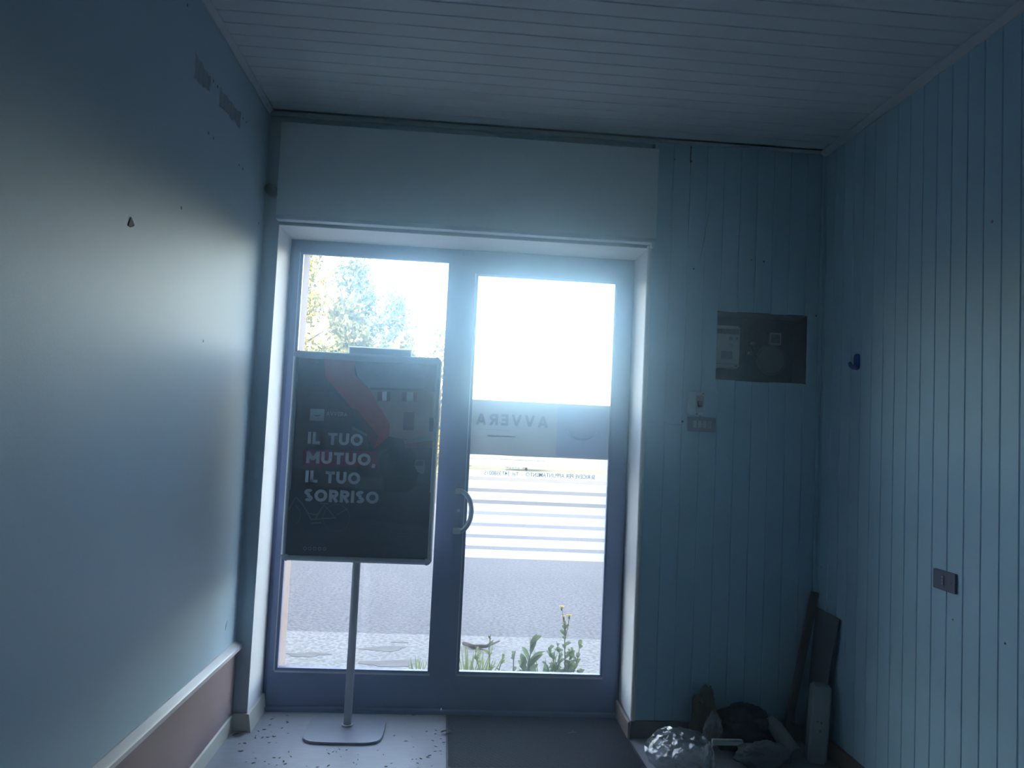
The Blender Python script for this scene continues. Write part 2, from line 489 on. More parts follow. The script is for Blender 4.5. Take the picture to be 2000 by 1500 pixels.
# wainscot on the left wall: panel and cap rail
wa = empty('wainscot', (XL + .01, -1.5, .085))
tag(wa, 'mauve brown wainscot panel with pale cap rail along the left wall', 'wainscot')
def capz(yv): return .412 - .027 * yv
b = MB(); b.hexa([(XL, YB, .086), (XL + .010, YB, .086), (XL + .010, -.001, .086), (XL, -.001, .086),
                  (XL, YB, capz(YB)), (XL + .010, YB, capz(YB)), (XL + .010, -.001, capz(0)), (XL, -.001, capz(0))])
b.build('panel', M['wains'], wa)
b = MB()
prof = [(XL, -.010), (XL + .030, -.010), (XL + .034, -.006), (XL + .034, .012), (XL + .030, .016), (XL + .006, .034), (XL, .034)]
n = len(prof)
va = [(x, YB, capz(YB) + z) for x, z in prof]; vb = [(x, .004, capz(0) + z) for x, z in prof]
b.add(va + vb, [tuple(range(n)), tuple(range(n, 2*n))[::-1]] + [(i, n+i, n+(i+1)%n, (i+1)%n) for i in range(n)])
b.build('cap_rail', M['cap'], wa)

# ------------------------------------------------------------------ outdoors
GZ = -.08
struct(MB().box(-14, 16, .37, 2.15, -.3, GZ).build('sidewalk', M['concrete']))
struct(MB().box(-60, 60, 2.15, 12.6, -.3, GZ - .015).build('road', M['road']))
struct(MB().box(-60, 60, 12.6, 22.5, -.3, GZ - .012).build('parking_lot', M['lot']))
struct(MB().box(-90, 90, 22.5, 120, -.3, GZ + .02).build('ground_verge', M['grass']))
def blob(cx, cy, rx, ry, seed, n=26):
    rg = random.Random(seed); ph = [rg.uniform(0, 6.28) for _ in range(4)]
    out = []
    for k in range(n):
        a = 2 * math.pi * k / n
        q = 1 + .22 * math.sin(2*a + ph[0]) + .16 * math.sin(3*a + ph[1]) + .10 * math.sin(5*a + ph[2]) + .06 * math.sin(9*a + ph[3])
        out.append((cx + rx * q * math.cos(a), cy + ry * q * math.sin(a)))
    return out
sw = bpy.data.objects['sidewalk']
for i, (cx, cy, rx, ry) in enumerate([(.62, 1.74, .17, .055), (.70, 1.40, .17, .085), (.10, 1.55, .14, .05), (.72, 1.92, .05, .02)]):
    MB().prism([(x, y, GZ) for x, y in blob(cx, cy, rx, ry, i)], (0, 0, .002)).build('damp_stain', M['stain'], sw)

# trees beyond the lot
def leaf_cloud(mb, c, rad, n, rg, size, droop=.0):
    for _ in range(n):
        while True:
            p = Vector((rg.uniform(-1,1), rg.uniform(-1,1), rg.uniform(-1,1)))
            if p.length < 1: break
        q = Vector(c) + Vector((p.x*rad[0], p.y*rad[1], p.z*rad[2]))
        a = Vector((rg.gauss(0,1), rg.gauss(0,1), rg.gauss(0,1) + .6)).normalized()
        bb = a.cross(Vector((rg.gauss(0,1), rg.gauss(0,1), rg.gauss(0,1)))).normalized()
        s = size * rg.uniform(.6, 1.4)
        mb.add([q - bb*s*.28, q + a*s*.5 - bb*s*.1 , q + a*s, q + a*s*.5 + bb*s*.32], [(0,1,2,3)])
def tree(name, x, y, h, rad, m, label, seed, dens=1.0, leaf=.22, z_low=.8, group='trees beyond the road'):
    rg = random.Random(seed)
    root = tag(empty(name, (x, y, GZ)), label, 'tree', group)
    b = MB(); b.tube([(x, y, GZ), (x + rg.uniform(-.2,.2), y, h*.4), (x + rg.uniform(-.3,.3), y, h*.85)], [.2, .14, .04], 7)
    for k in range(6):
        a = rg.uniform(0, 6.28); z0 = h * rg.uniform(.3, .7)
        b.tube([(x, y, z0), (x + math.cos(a)*rad*.7, y + math.sin(a)*rad*.5, z0 + h*.15)], [.07, .02], 5)
    b.build('trunk', M['bark'], root, True)
    b = MB()
    nb = int(26 * dens)
    for k in range(nb):
        t = (k + .5) / nb
        z = z_low + (h - z_low) * t
        rr = rad * (math.sin(math.pi * min(1, .18 + t * .80)) ** .7) * (1 - .25 * t)
        a = rg.uniform(0, 6.28); d = rr * math.sqrt(rg.random()) * .8
        s = rad * rg.uniform(.26, .42)
        leaf_cloud(b, (x + math.cos(a)*d, y + math.sin(a)*d, z), (s, s, s*.8), int(170 * dens), rg, leaf)
    b.build('crown', m, root)
    return root
tree('broad_tree', -5.9, 27.0, 8.6, 2.6, M['leaf_a'], 'tall yellow-green tree, the leftmost and largest seen through the left pane', 3, 1.7)
tree('broad_tree', -4.1, 31.5, 8.9, 2.1, M['leaf_c'], 'blue-green tree standing just behind the tall leftmost tree', 5, 1.6)
tree('broad_tree', -3.2, 24.8, 5.9, 1.5, M['leaf_b'], 'olive tree second from the left in front of the row', 11, 1.5)
tree('broad_tree', -1.9, 29.6, 7.1, 1.5, M['leaf_c'], 'bluish tree in the middle of the row', 17, 1.4)
tree('slender_tree', -1.1, 25.6, 5.0, 1.1, M['leaf_a'], 'small yellowish tree right of the middle of the row', 23, 1.3, .18)
tree('slender_tree', .2, 28.2, 5.7, 1.35, M['leaf_d'], 'sparse bright tree at the right end of the row', 29, 1.0, .15)
for i, (x, y, r) in enumerate([(-4.6, 22.9, 1.4), (-1.6, 22.9, 1.3), (1.0, 24.0, 1.2), (3.9, 26.4, 1.1)]):
    rg = random.Random(40 + i)
    root = tag(empty('bush', (x, y, GZ)), ['rounded bush at the far left edge of the lot', 'rounded bush under the middle trees',
        'rounded bush beneath the sparse bright tree', 'low bush standing apart, seen below the printed band'][i], 'bush', 'bushes at the edge of the lot')
    b = MB(); b.tube([(x, y, GZ), (x, y, .7)], [.06, .03], 6); b.build('stem', M['bark'], root)
    hh = [1.6, 1.5, 1.3, .5][i]
    b = MB()
    for k in range(9):
        leaf_cloud(b, (x + rg.uniform(-r, r)*.6, y + rg.uniform(-.5, .5), .15 + hh*.45 + rg.uniform(-.2, .2)*hh), (r*.45, .5, hh*.42), 190, rg, .15)
    b.build('foliage', [M['leaf_a'], M['leaf_b'], M['leaf_a'], M['leaf_d']][i], root)

# weeds on the doorstep
def blade(mb, p0, p1, wd, bend=(0,0,0), n=4, face=None):
    p0, p1, bend = Vector(p0), Vector(p1), Vector(bend)
    ax = (p1 - p0).normalized()
    side = ax.cross(Vector((0, 1, 0)) if face is None else Vector(face))
    if side.length < .1: side = ax.cross(Vector((1, 0, 0)))
    side.normalize()
    vv = []
    for i in range(n + 1):
        t = i / n
        c = p0.lerp(p1, t) + bend * (math.sin(math.pi * t))
        wq = wd * (math.sin(math.pi * (.12 + .88 * t)) ** .8 if t < 1 else 0.02)
        vv += [c - side * wq * .5 + Vector((0, wq*.15, 0)), c - Vector((0, wq*.12, 0)), c + side * wq * .5 + Vector((0, wq*.15, 0))]
    ff = []
    for i in range(n):
        for j in range(2):
            a = i*3 + j; ff.append((a, a+1, a+4, a+3))
    mb.add(vv, ff)
PY = .86
def tuft(px0, px1, pytop, n, label, seed, m, Y=PY):
    rg = random.Random(seed)
    cx = (at_y(px0, 1310, Y).x + at_y(px1, 1310, Y).x) / 2
    wd = abs(at_y(px1, 1310, Y).x - at_y(px0, 1310, Y).x)
    zt = at_y((px0+px1)/2, pytop, Y).z
    root = tag(empty('grass_tuft', (cx, Y, GZ)), label, 'grass', 'weeds on the doorstep')
    for k in range(n):
        b = MB()
        x0 = cx + rg.uniform(-.3, .3) * wd; lean = (x0 - cx) * .8 + rg.uniform(-.4, .5) * wd
        h = (zt - GZ) * rg.uniform(.5, 1.0)
        blade(b, (x0, Y + rg.uniform(-.05, .05), GZ), (x0 + lean, Y + rg.uniform(-.08, .08), GZ + h), rg.uniform(.006, .010), (lean*.15, 0, h*.12), 5)
        b.build('grass_blade', m, root)
def plant(name, px, pytop, label, seed, nleaf, leaf_len, leaf_w, m, Y=PY, stems=3, spread=.1, flowers=(), wdir=.6):
    rg = random.Random(seed)
    bx = at_y(px, 1310, Y).x
    zt = at_y(px, pytop, Y).z
    root = tag(empty(name, (bx, Y, GZ)), label, 'weed', 'weeds on the doorstep')
    paths = []
    for s in range(stems):
        dx = spread * (s - (stems-1)/2) / max(1, (stems-1)/2) if stems > 1 else 0
        h = (zt - GZ) * (1 if s == stems // 2 else rg.uniform(.45, .75))
        p = [Vector((bx + dx*.25, Y, GZ)), Vector((bx + dx*.55 + rg.uniform(-.01,.01), Y + rg.uniform(-.02,.02), GZ + h*.4)),
             Vector((bx + dx*.8 + rg.uniform(-.015,.015), Y + rg.uniform(-.03,.03), GZ + h*.75)), Vector((bx + dx, Y, GZ + h))]
        MB().tube(p, [.005, .0045, .0035, .002], 6).build('stem', M['stem'], root, True)
        paths.append((p, h))
    for k in range(nleaf):
        p, h = paths[k % stems]
        t = rg.uniform(.12, .95)
        i = min(2, int(t*3)); c = p[i].lerp(p[i+1], t*3 - i)
        a = rg.uniform(0, 6.28); L = leaf_len * rg.uniform(.6, 1.2) * (1.15 - .5*t)
        d = Vector((math.cos(a), math.sin(a)*.6, wdir + rg.uniform(-.3, .5)))
        b = MB(); blade(b, c, c + d.normalized()*L, leaf_w * rg.uniform(.7, 1.2), (0, 0, L*.12), 4, (0.2, 1, .3))
        b.build('leaf', m, root)
    for (fx, fy, fr) in flowers:
        c = at_y(fx, fy, Y)
        top = paths[stems // 2][0][2]
        MB().tube([top, (top + c)/2 + Vector((.005, 0, .01)), c], [.0025, .002, .0018], 5).build('flower_stalk', M['stem'], root)
        b = MB(); b.tube([c - Vector((0,0,.018)), c - Vector((0,0,.008)), c], [.004, .007, .006], 7)
        fh = b.build('flower_head', M['stem'], root, True)
        pb = MB()
        for q in range(14):
            a = 2*math.pi*q/14
            d = Vector((math.cos(a), math.sin(a), .55)).normalized()
            blade(pb, c, c + d*fr, fr*.55, (0,0,.002), 2, (0,0,1))
        pb.build('petals', M['petal'], fh)
    return root
tuft(893, 960, 1258, 48, 'thick grass tuft in the bottom left corner of the right pane', 1, M['weed_y'])
plant('wild_carrot', 955, 1238, 'spindly weed with fine leaves above the thick grass tuft', 2, 40, .05, .014, M['weed_y'], stems=3, spread=.09)
plant('leafy_weed', 1028, 1246, 'broad-leaved weed in the middle of the right pane', 3, 18, .13, .032, M['weed'], stems=2, spread=.03, wdir=1.0)
plant('small_weed', 1005, 1270, 'small dark weed just left of the broad-leaved one', 8, 30, .055, .02, M['weed'], stems=3, spread=.06)
tuft(1035, 1085, 1265, 24, 'thin grass blades between the broad-leaved weed and the flowering one', 4, M['weed'])
plant('flowering_weed', 1100, 1215, 'tall flowering weed with small yellow blooms', 5, 64, .06, .024, M['weed'], stems=5, spread=.10,
      flowers=[(1097, 1187, .024), (1101, 1206, .021), (1112, 1204, .025), (1104, 1219, .020)])
plant('bushy_weed', 1108, 1268, 'dense bushy weed around the foot of the yellow blooms', 6, 110, .055, .020, M['weed'], stems=6, spread=.14)
tuft(795, 835, 1282, 30, 'short grass tuft in the bottom right corner of the left pane', 7, M['weed_y'])
tuft(690, 720, 1300, 8, 'tiny grass sprout behind the pole of the poster stand', 9, M['weed_y'])
# a fallen branch on the pavement
pts = [at_z(905, 1256, GZ + .02), at_z(925, 1263, GZ + .02), at_z(950, 1262, GZ + .025), at_z(975, 1252, GZ + .03)]
b = MB(); b.tube(pts, [.014, .017, .013, .006], 7); b.tube([pts[1], pts[1] + Vector((.10, -.10, .0))], [.008, .003], 6); b.tube([pts[2], pts[2] + Vector((.06, .14, .01))], [.008, .003], 6)
tag(b.build('fallen_branch', M['twig'], smooth=True), 'crooked grey fallen branch lying on the pavement outside', 'branch')

# ------------------------------------------------------------------ the glazed door
door = struct(empty('door_1', (1.076, REV + .03, 0)), 'double glazed door in dark blue-grey aluminium frame', 'door')
y0, y1 = REV - .01, REV + .055
XM = 1.068                                  # joint between the two leaves
GL = (.155, .991, .213, 2.522)
GR = (1.147, 1.957, .217, 2.457)
def leaf(name, x0, x1, z0, z1, g, ya, yb, root):
    b = MB()
    b.box(x0, g[0], ya, yb, z0, z1); b.box(g[1], x1, ya, yb, z0, z1)
    b.box(g[0], g[1], ya, yb, z0, g[2]); b.box(g[0], g[1], ya, yb, g[3], z1)
    return b.build(name, M['alu'], root)
b = MB(); b.box(XA + .004, .112, y0 + .012, y1 + .01, 0, ZR - .004); b.box(2.035, XB - .010, y0 + .012, y1 + .01, 0, ZR - .004); b.box(.112, 2.035, y0 + .012, y1 + .01, 2.575, ZR - .004)
b.build('outer_frame', M['alu'], door, bevel=.002)
la = leaf('fixed_leaf', .114, XM - .002, .022, 2.573, GL, y0, y1, door)
lb = leaf('opening_leaf', XM + .002, 2.033, .022, 2.573, GR, y0 - .006, y1 - .006, door)
MB().box(XM - .022, XM + .022, y0 - .012, y0 - .0062, .03, 2.56).build('meeting_strip', M['alu'], door, bevel=.002)
MB().box(XA + .006, XB - .012, y0 - .035, y1 + .02, 0, .020).build('threshold', M['alu'], door, bevel=.003)
for lf, g, ya in ((la, GL, y0), (lb, GR, y0 - .006)):
    t = .009
    for (xa, xb, za, zb) in ((g[0], g[0]+t, g[2], g[3]), (g[1]-t, g[1], g[2], g[3]), (g[0]+t, g[1]-t, g[2], g[2]+t), (g[0]+t, g[1]-t, g[3]-t, g[3])):
        MB().box(xa, xb, ya + .006, ya + .03, za, zb).build('glazing_bead', M['alu'], lf)
    MB().box(g[0]-.004, g[1]+.004, ya - .003, ya + .004, g[2]-.014, g[2]-.004).build('sill_bead', M['bead'], lf, bevel=.001)
    MB().box(g[0]-.010, g[0]-.005, ya - .002, ya + .003, g[2]-.004, g[3]).build('side_bead', M['bead'], lf)
pl = MB().box(GL[0]+.002, GL[1]-.002, y0 + .030, y0 + .036, GL[2]+.002, GL[3]-.002).build('glass_pane', M['glass'], door)
pr = MB().box(GR[0]+.002, GR[1]-.002, y0 + .030, y0 + .036, GR[2]+.002, GR[3]-.002).build('glass_pane', M['glass'], door)
# pull handle
hy = y0 - .006
hd = MB()
pts = []
for k in range(15):
    a = R(-80 + 160 * k / 14)
    pts.append((1.108 + .072 * math.cos(a), hy - .040, 1.112 + .112 * math.sin(a)))
hd.tube(pts, .0135, 12)
handle = hd.build('pull_handle', M['handle'], lb, True)
for zz in (1.222, 1.002):
    b = MB(); b.box(1.082, 1.126, hy - .050, hy, zz - .015, zz + .015)
    b.build('handle_bracket', M['bead'], lb, bevel=.004)
disc_mb((1.108, hy - .006, 1.112), .009, (0, 1, 0), .006).build('lock_cylinder', M['bead'], lb)
MB().box(1.184, 1.190, hy - .047, hy - .033, 1.105, 1.118).build('latch_button', M['dark'], lb)

# window film on the right pane: printed band, striped film and mirrored lettering
fy = y0 + .0295
def text_mesh(s, bold=.0):
    cu = bpy.data.curves.new('t', 'FONT'); cu.body = s; cu.size = 1; cu.offset = bold; cu.resolution_u = 4
    ob = bpy.data.objects.new('t', cu); COL.objects.link(ob)
    dg = bpy.context.evaluated_depsgraph_get()
    me = bpy.data.meshes.new_from_object(ob.evaluated_get(dg))
    bpy.data.objects.remove(ob); bpy.data.curves.remove(cu)
    return me
def stroke_quads(path, t):
    """thick polyline as a list of quads in the letter plane"""
    out = []
    pts = [Vector(p) for p in path]
    nr = []
    for i in range(len(pts)):
        d = (pts[min(i+1, len(pts)-1)] - pts[max(i-1, 0)]).normalized()
        nr.append(Vector((-d.y, d.x)) * t / 2)
    for i in range(len(pts) - 1):
        out.append([pts[i] + nr[i], pts[i] - nr[i], pts[i+1] - nr[i+1], pts[i+1] + nr[i+1]])
    return out
def arc(cx, cy, rx, ry, a0, a1, n=14):
    return [(cx + rx * math.cos(R(a0 + (a1-a0)*k/n)), cy + ry * math.sin(R(a0 + (a1-a0)*k/n))) for k in range(n + 1)]
def glyph(ch, t):
    h = t / 2
    if ch == 'I': return t, [[(h, 0), (h, 1)]]
    if ch == 'L': return .60, [[(h, 0), (h, 1)], [(0, h), (.60, h)]]
    if ch == 'T': return .74, [[(.37, 0), (.37, 1)], [(0, 1-h), (.74, 1-h)]]
    if ch == 'E': return .62, [[(h, 0), (h, 1)], [(0, h), (.62, h)], [(0, .5), (.56, .5)], [(0, 1-h), (.62, 1-h)]]
    if ch == 'U': return .80, [[(h, 1), (h, .38)] + arc(.40, .38, .40-h, .38-h, 180, 360)[1:] + [(.80-h, 1)]]
    if ch == 'O': return .98, [arc(.49, .5, .49-h, .5-h, 0, 360, 30)]
    if ch == 'M': return .98, [[(h, 0), (h, 1)], [(.98-h, 0), (.98-h, 1)], [(h*.9, .96), (.49, .30)], [(.98-h*.9, .96), (.49, .30)]]
    if ch == 'S': return .66, [arc(.33, .745, .33-h, .255-h*.95, 25, 270, 16) + arc(.33, .255, .33-h, .255-h*.95, 90, -155, 16)]
    if ch == 'R': return .72, [[(h, 0), (h, 1)], [(h, 1-h), (.36, 1-h)] + arc(.38, .68, .34-h, .32-h, 90, -90, 10) + [(h, .36+h)], [(.36, .42), (.70-h*.6, 0)]]
    if ch == 'A': return .86, [[(h*.9, 0), (.43, .97)], [(.86-h*.9, 0), (.43, .97)], [(.20, .28), (.66, .28)]]
    if ch == 'V': return .86, [[(h*.9, 1), (.43, .03)], [(.86-h*.9, 1), (.43, .03)]]
    if ch == ',': return .22, [[(.13, .16), (.07, -.16)]]
    return .36, []
def block_text(name, s, x0, x1, z0, z1, y, m, parent, t=.22, gap=.13, mirror=False):
    ws = [glyph(ch, t) for ch in s]
    tot = sum(w_ for w_, _ in ws) + gap * (len(s) - 1)
    x = 0.0
    for ch, (wd, st_) in zip(s, ws):
        b = MB()
        for path in st_:
            for q in stroke_quads(path, t):
                pts = []
                for p in q:
                    u = (p.x + x) / tot
                    if mirror: u = 1 - u
                    pts.append((x0 + (x1 - x0) * u, y, z0 + (z1 - z0) * p.y))
                b.prism(pts, (0, -.0001, 0))
        if b.v: b.build(name, m, parent)
        x += wd + gap
def text_fit(name, s, x0, x1, z0, z1, y, m, parent, mirror=False, bold=.0, space=None):
    me = text_mesh(s, bold)
    vs_ = [v.co.copy() for v in me.vertices]
    lx, hx = min(v.x for v in vs_), max(v.x for v in vs_); ly, hy_ = min(v.y for v in vs_), max(v.y for v in vs_)
    cx, cz = (x0 + x1) / 2, z0
    for v in me.vertices:
        u = (v.co.x - lx) / (hx - lx); q = (v.co.y - ly) / (hy_ - ly)
        if mirror: u = 1 - u
        v.co = Vector((x0 + (x1 - x0) * u - cx, 0, z0 + (z1 - z0) * q - cz))
    me.name = name
    me.materials.clear()
    return place(name, me, m, (cx, y, cz), parent)
def film(name, xa, xb, za, zb, m, parent, y=fy, th=.0006):
    return MB().box(xa, xb, y - th, y, za, zb).build(name, m, parent)
sq0 = at_y(1088, 830, fy).x
sq1 = GR[1] - .016
b = MB(); b.box(GR[0] + .003, sq0, fy - .0006, fy, 1.429, 1.741); b.box(sq1, GR[1] - .003, fy - .0006, fy, 1.429, 1.741)
b.box(sq0, sq1, fy - .0006, fy, 1.429, 1.440); b.box(sq0, sq1, fy - .0006, fy, 1.722, 1.741)
b.build('printed_band', M['film_band'], pr)
film('logo_square', sq0, sq1, 1.440, 1.722, M['film_sq'], pr)
# smile inside the square
cx = (sq0 + GR[1] - .016) / 2
b = MB()
up_, dn = [], []
for k in range(17):
    a = R(215 + 110 * k / 16)
    tt = .012 + .006 * math.sin(math.pi * k / 16)
    up_.append((cx + .105 * math.cos(a), fy - .0016, 1.645 + .095 * math.sin(a)))
    dn.append((cx + .105 * math.cos(a), fy - .0016, 1.645 - tt + .095 * math.sin(a)))
for k in range(16):
    b.prism([up_[k], up_[k+1], dn[k+1], dn[k]], (0, -.0004, 0))
b.build('logo_smile', M['film_smile'], pr)
ta, tb = at_y(929, 836, fy), at_y(1071, 808, fy)
block_text('band_letter', 'AVVERA', ta.x, tb.x, 1.598, 1.664, fy - .0012, M['film_dark'], pr, .22, .26, True)
film('band_rule', ta.x + .01, ta.x + .20, 1.572, 1.574, M['film_dark'], pr, fy - .0008)
film('band_rule', ta.x + .07, ta.x + .23, 1.533, 1.541, M['film_dark'], pr, fy - .0008)
# striped film (stripe edges measured down the left side of the pane)
edges = [(580, 606), (611, 664), (694, 748), (776, 838), (866, 926), (956, 1014), (1041, 1104), (1131, 1194), (1221, 1283), (1311, 1374)]
for (ea, eb) in edges:
    za = at_y(913, 740 + ea / 3.947, fy).z; zb = at_y(913, 740 + eb / 3.947, fy).z
    film('film_stripe', GR[0] + .003, GR[1] - .003, zb, za, M['film_w'], pr)
zt = at_y(1040, 927, fy).z
t0, t1 = at_y(946, 923, fy), at_y(1162, 931, fy)
text_fit('film_lettering', 'SI RICEVE PER APPUNTAMENTO  -  Tel. 347.3580015', t0.x, t1.x, zt - .012, zt + .012, fy - .0010, M['film_txt'], pr, True, .01)

# ------------------------------------------------------------------ shutter box over the doorway
sb = empty('shutter_box', (1.08, -.02, 2.61))
tag(sb, 'long pale shutter box panel mounted above the glazed door', 'shutter box')
MB().box(.084, 2.090, -.058, -.0005, 2.634, 3.128).build('front_panel', M['box'], sb, bevel=.003)
MB().box(.084, 2.088, -.062, -.0005, 2.612, 2.633).build('bottom_lip', M['trim'], sb, bevel=.003)
MB().box(2.068, 2.084, -.058, -.002, 2.590, 2.611).build('end_clip', M['trim'], sb, bevel=.002)
# small dome on the narrow strip beside it
dm = empty('dome_sensor', (.044, .0, 2.775))
tag(dm, 'small dark round dome on the narrow strip beside the shutter box', 'sensor')
disc_mb((.043, .0098, 2.775), .029, (0, -1, 0), .046, 24).build('base_ring', M['dark'], dm)
b = MB(); n = 20
rings = []
for j in range(6):
    a = R(90 * j / 6)
    rings.append([(.043 + .027 * math.cos(a) * math.cos(2*math.pi*k/n), -.036 - .024 * math.sin(a), 2.775 + .027 * math.cos(a) * math.sin(2*math.pi*k/n)) for k in range(n)])
vv = [p for g in rings for p in g] + [(.043, -.060, 2.775)]
ff = [(j*n+k, (j+1)*n+k, (j+1)*n+(k+1)%n, j*n+(k+1)%n) for j in range(5) for k in range(n)] + [(5*n+k, 6*n, 5*n+(k+1)%n) for k in range(n)]
b.add(vv, ff); b.build('dome', M['dark'], dm, True)

# ------------------------------------------------------------------ poster stand
SY = .045                                  # front face of the poster frame
PX = .588
st = empty('poster_stand', (PX, .05, 0))
tag(st, 'grey metal poster stand with a framed advertising poster before the left pane', 'poster stand')
# base plate: rounded square with bulging sides
pts = []
for k in range(56):
    a = 2 * math.pi * k / 56
    c, s = math.cos(a), math.sin(a)
    q = (abs(c) ** 5 + abs(s) ** 5) ** (-1 / 5)
    pts.append((PX - .003 + .198 * q * c, .02 + .178 * q * s, 0))
b = MB(); b.prism(pts, (0, 0, .012)); b.build('base_plate', M['base_steel'], st, bevel=.003)
pole_sec = [(PX + .021 * math.cos(2*math.pi*k/24), .062 + .016 * math.sin(2*math.pi*k/24), .012) for k in range(24)]
MB().prism(pole_sec, (0, 0, 1.55)).build('pole', M['steel'], st, True)
disc_mb((PX, .062, .0122), .030, (0, 0, 1), .006, 24).build('pole_collar', M['steel'], st)
fx0, fx1, fz0, fz1 = .200, .979, .847, 1.943
MB().box(fx0 + .01, fx1 - .01, SY + .004, SY + .014, fz0 + .01, fz1 - .01).build('back_panel', M['steel'], st)
pw = .034
def rail(mb, a0, a1, b0, b1, horiz):
    # half-round snap rail
    n = 7
    if horiz:
        sec = [(a0, SY + .014, b0)] + [(a0, SY + .003 - .016 * math.sin(math.pi * k / n), b0 + (b1 - b0) * (.5 - .5 * math.cos(math.pi * k / n))) for k in range(n + 1)] + [(a0, SY + .014, b1)]
        mb.prism(sec, (a1 - a0, 0, 0))
    else:
        sec = [(a0, SY + .014, b0)] + [(a0 + (a1 - a0) * (.5 - .5 * math.cos(math.pi * k / n)), SY + .003 - .016 * math.sin(math.pi * k / n), b0) for k in range(n + 1)] + [(a1, SY + .014, b0)]
        mb.prism(sec, (0, 0, b1 - b0))
rc = .020
for args in ((fx0 + rc, fx1 - rc, fz1 - pw - .008, fz1, True), (fx0 + rc, fx1 - rc, fz0, fz0 + pw, True), (fx0, fx0 + pw - .006, fz0 + rc, fz1 - rc, False), (fx1 - pw + .004, fx1, fz0 + rc, fz1 - rc, False)):
    b = MB(); rail(b, *args); b.build('frame_rail', M['frame'], st)
for (cx, cz, a0) in ((fx1 - .032, fz1 - .032, 0), (fx0 + .032, fz1 - .032, 90), (fx0 + .032, fz0 + .032, 180), (fx1 - .032, fz0 + .032, 270)):
    sx = 1 if a0 in (0, 270) else -1; sz = 1 if a0 in (0, 90) else -1
    pts = [(cx - sx*.004, SY - .014, cz - sz*.004)] + [(cx + .032 * math.cos(R(a0 + 90*k/8)), SY - .014, cz + .032 * math.sin(R(a0 + 90*k/8))) for k in range(9)]
    MB().prism(pts, (0, .028, 0)).build('frame_corner', M['frame'], st)
hc = MB().box(.486, .812, SY + .016, SY + .020, 1.90, 1.977).build('header_card', M['grey_pl'], st)
b = MB(); b.box(.483, .814, SY + .014, SY + .022, 1.9775, 1.983); b.box(.4825, .4858, SY + .014, SY + .022, 1.90, 1.977); b.build('card_edge', M['film_w'], hc)
po = MB().box(fx0 + .022, fx1 - .022, SY + .001, SY + .0036, fz0 + .022, fz1 - .022).build('poster', ink((.055, .060, .075)), st)
LAY = [0]
def cp(x, y):
    return at_y(530 + x / 3.3343, 660 + y / 3.3333, SY)
def printed(name, poly, col, m=None):
    LAY[0] += 1
    yy = SY + .0008 - .00012 * LAY[0]
    pts = []
    for p in poly:
        q = cp(*p); q.y = yy
        q.x = min(max(q.x, fx0 + .024), fx1 - .024); q.z = min(max(q.z, fz0 + .03), fz1 - .036)
        pts.append(q)
    return MB().prism(pts, (0, -.00008, 0)).build(name, m or ink(col), po)
printed('printed_sky', [(540,120),(1095,128),(1080,345),(640,335),(560,250)], (.40,.40,.41))
printed('printed_brick_wall', [(165,105),(370,110),(380,330),(520,470),(545,640),(600,740),(600,960),(110,1010)], (.10,.075,.072))
rg = random.Random(2)
for k in range(34):
    x, y = rg.uniform(180, 500), rg.uniform(130, 900)
    if x > 350 and y < 300: continue
    wq, hq = rg.uniform(14, 34), rg.uniform(6, 10)
    c = rg.choice([(.13,.10,.095), (.06,.05,.05), (.16,.13,.12)])
    printed('printed_brick', [(x, y), (x + wq, y + 1), (x + wq, y + hq), (x, y + hq)], c)
printed('printed_facade', [(640,330),(1080,345),(1060,650),(860,660),(765,640),(770,560),(700,440)], (.46,.30,.26))
printed('printed_cornice', [(640,322),(1080,336),(1080,350),(650,338)], (.16,.07,.06))
for poly, c in (([(690,350),(722,350),(722,412),(690,412)], (.30,.06,.06)), ([(722,350),(752,350),(752,408),(722,408)], (.85,.84,.82)), ([(752,350),(775,350),(775,414),(752,412)], (.28,.05,.05)),
                ([(850,352),(882,352),(882,416),(850,414)], (.30,.06,.06)), ([(882,352),(924,354),(924,412),(882,412)], (.85,.84,.82)), ([(924,354),(950,354),(948,420),(924,418)], (.30,.06,.06)),
                ([(862,484),(932,484),(928,602),(858,600)], (.20,.04,.05)), ([(1030,520),(1062,522),(1058,612),(1026,610)], (.10,.06,.06))):
    printed('printed_window', poly, c)
printed('printed_awning', [(345,112),(545,116),(545,240),(640,330),(700,440),(772,560),(768,640),(668,722),(625,640),(520,455),(430,345),(352,255)], (.55,.085,.042))
printed('printed_awning_shade', [(520,455),(560,470),(700,640),(668,722),(625,640)], (.20,.040,.025))
printed('printed_roof_line', [(525,575),(625,625),(625,645),(525,595)], (.32,.28,.26))
printed('printed_gable', [(525,600),(620,650),(640,730),(540,730)], (.17,.12,.11))
printed('printed_umbrella', [(860,668),(1075,615),(1070,640),(1064,668),(870,690)], (.34,.29,.27))
printed('printed_umbrella', [(870,690),(1066,672),(1062,715),(866,720)], (.26,.13,.11))
printed('printed_street', [(560,730),(1064,720),(1050,1005),(560,1005)], (.085,.090,.095))
printed('printed_wall', [(545,905),(720,912),(716,985),(545,980)], (.15,.16,.17))
printed('printed_car', [(925,812),(945,792),(1000,795),(1002,850),(990,885),(925,880)], (.26,.27,.28))
printed('printed_car_window', [(940,815),(950,800),(990,802),(988,830),(940,830)], (.07,.08,.09))
b1 = [(700 + 0, 800), (730, 745), (790, 715), (850, 705), (910, 725), (945, 770), (930, 830), (960, 880), (940, 960), (880, 1015), (790, 1020), (730, 1000), (740, 930), (715, 880)]
printed('printed_plant', b1, (.020,.030,.024))
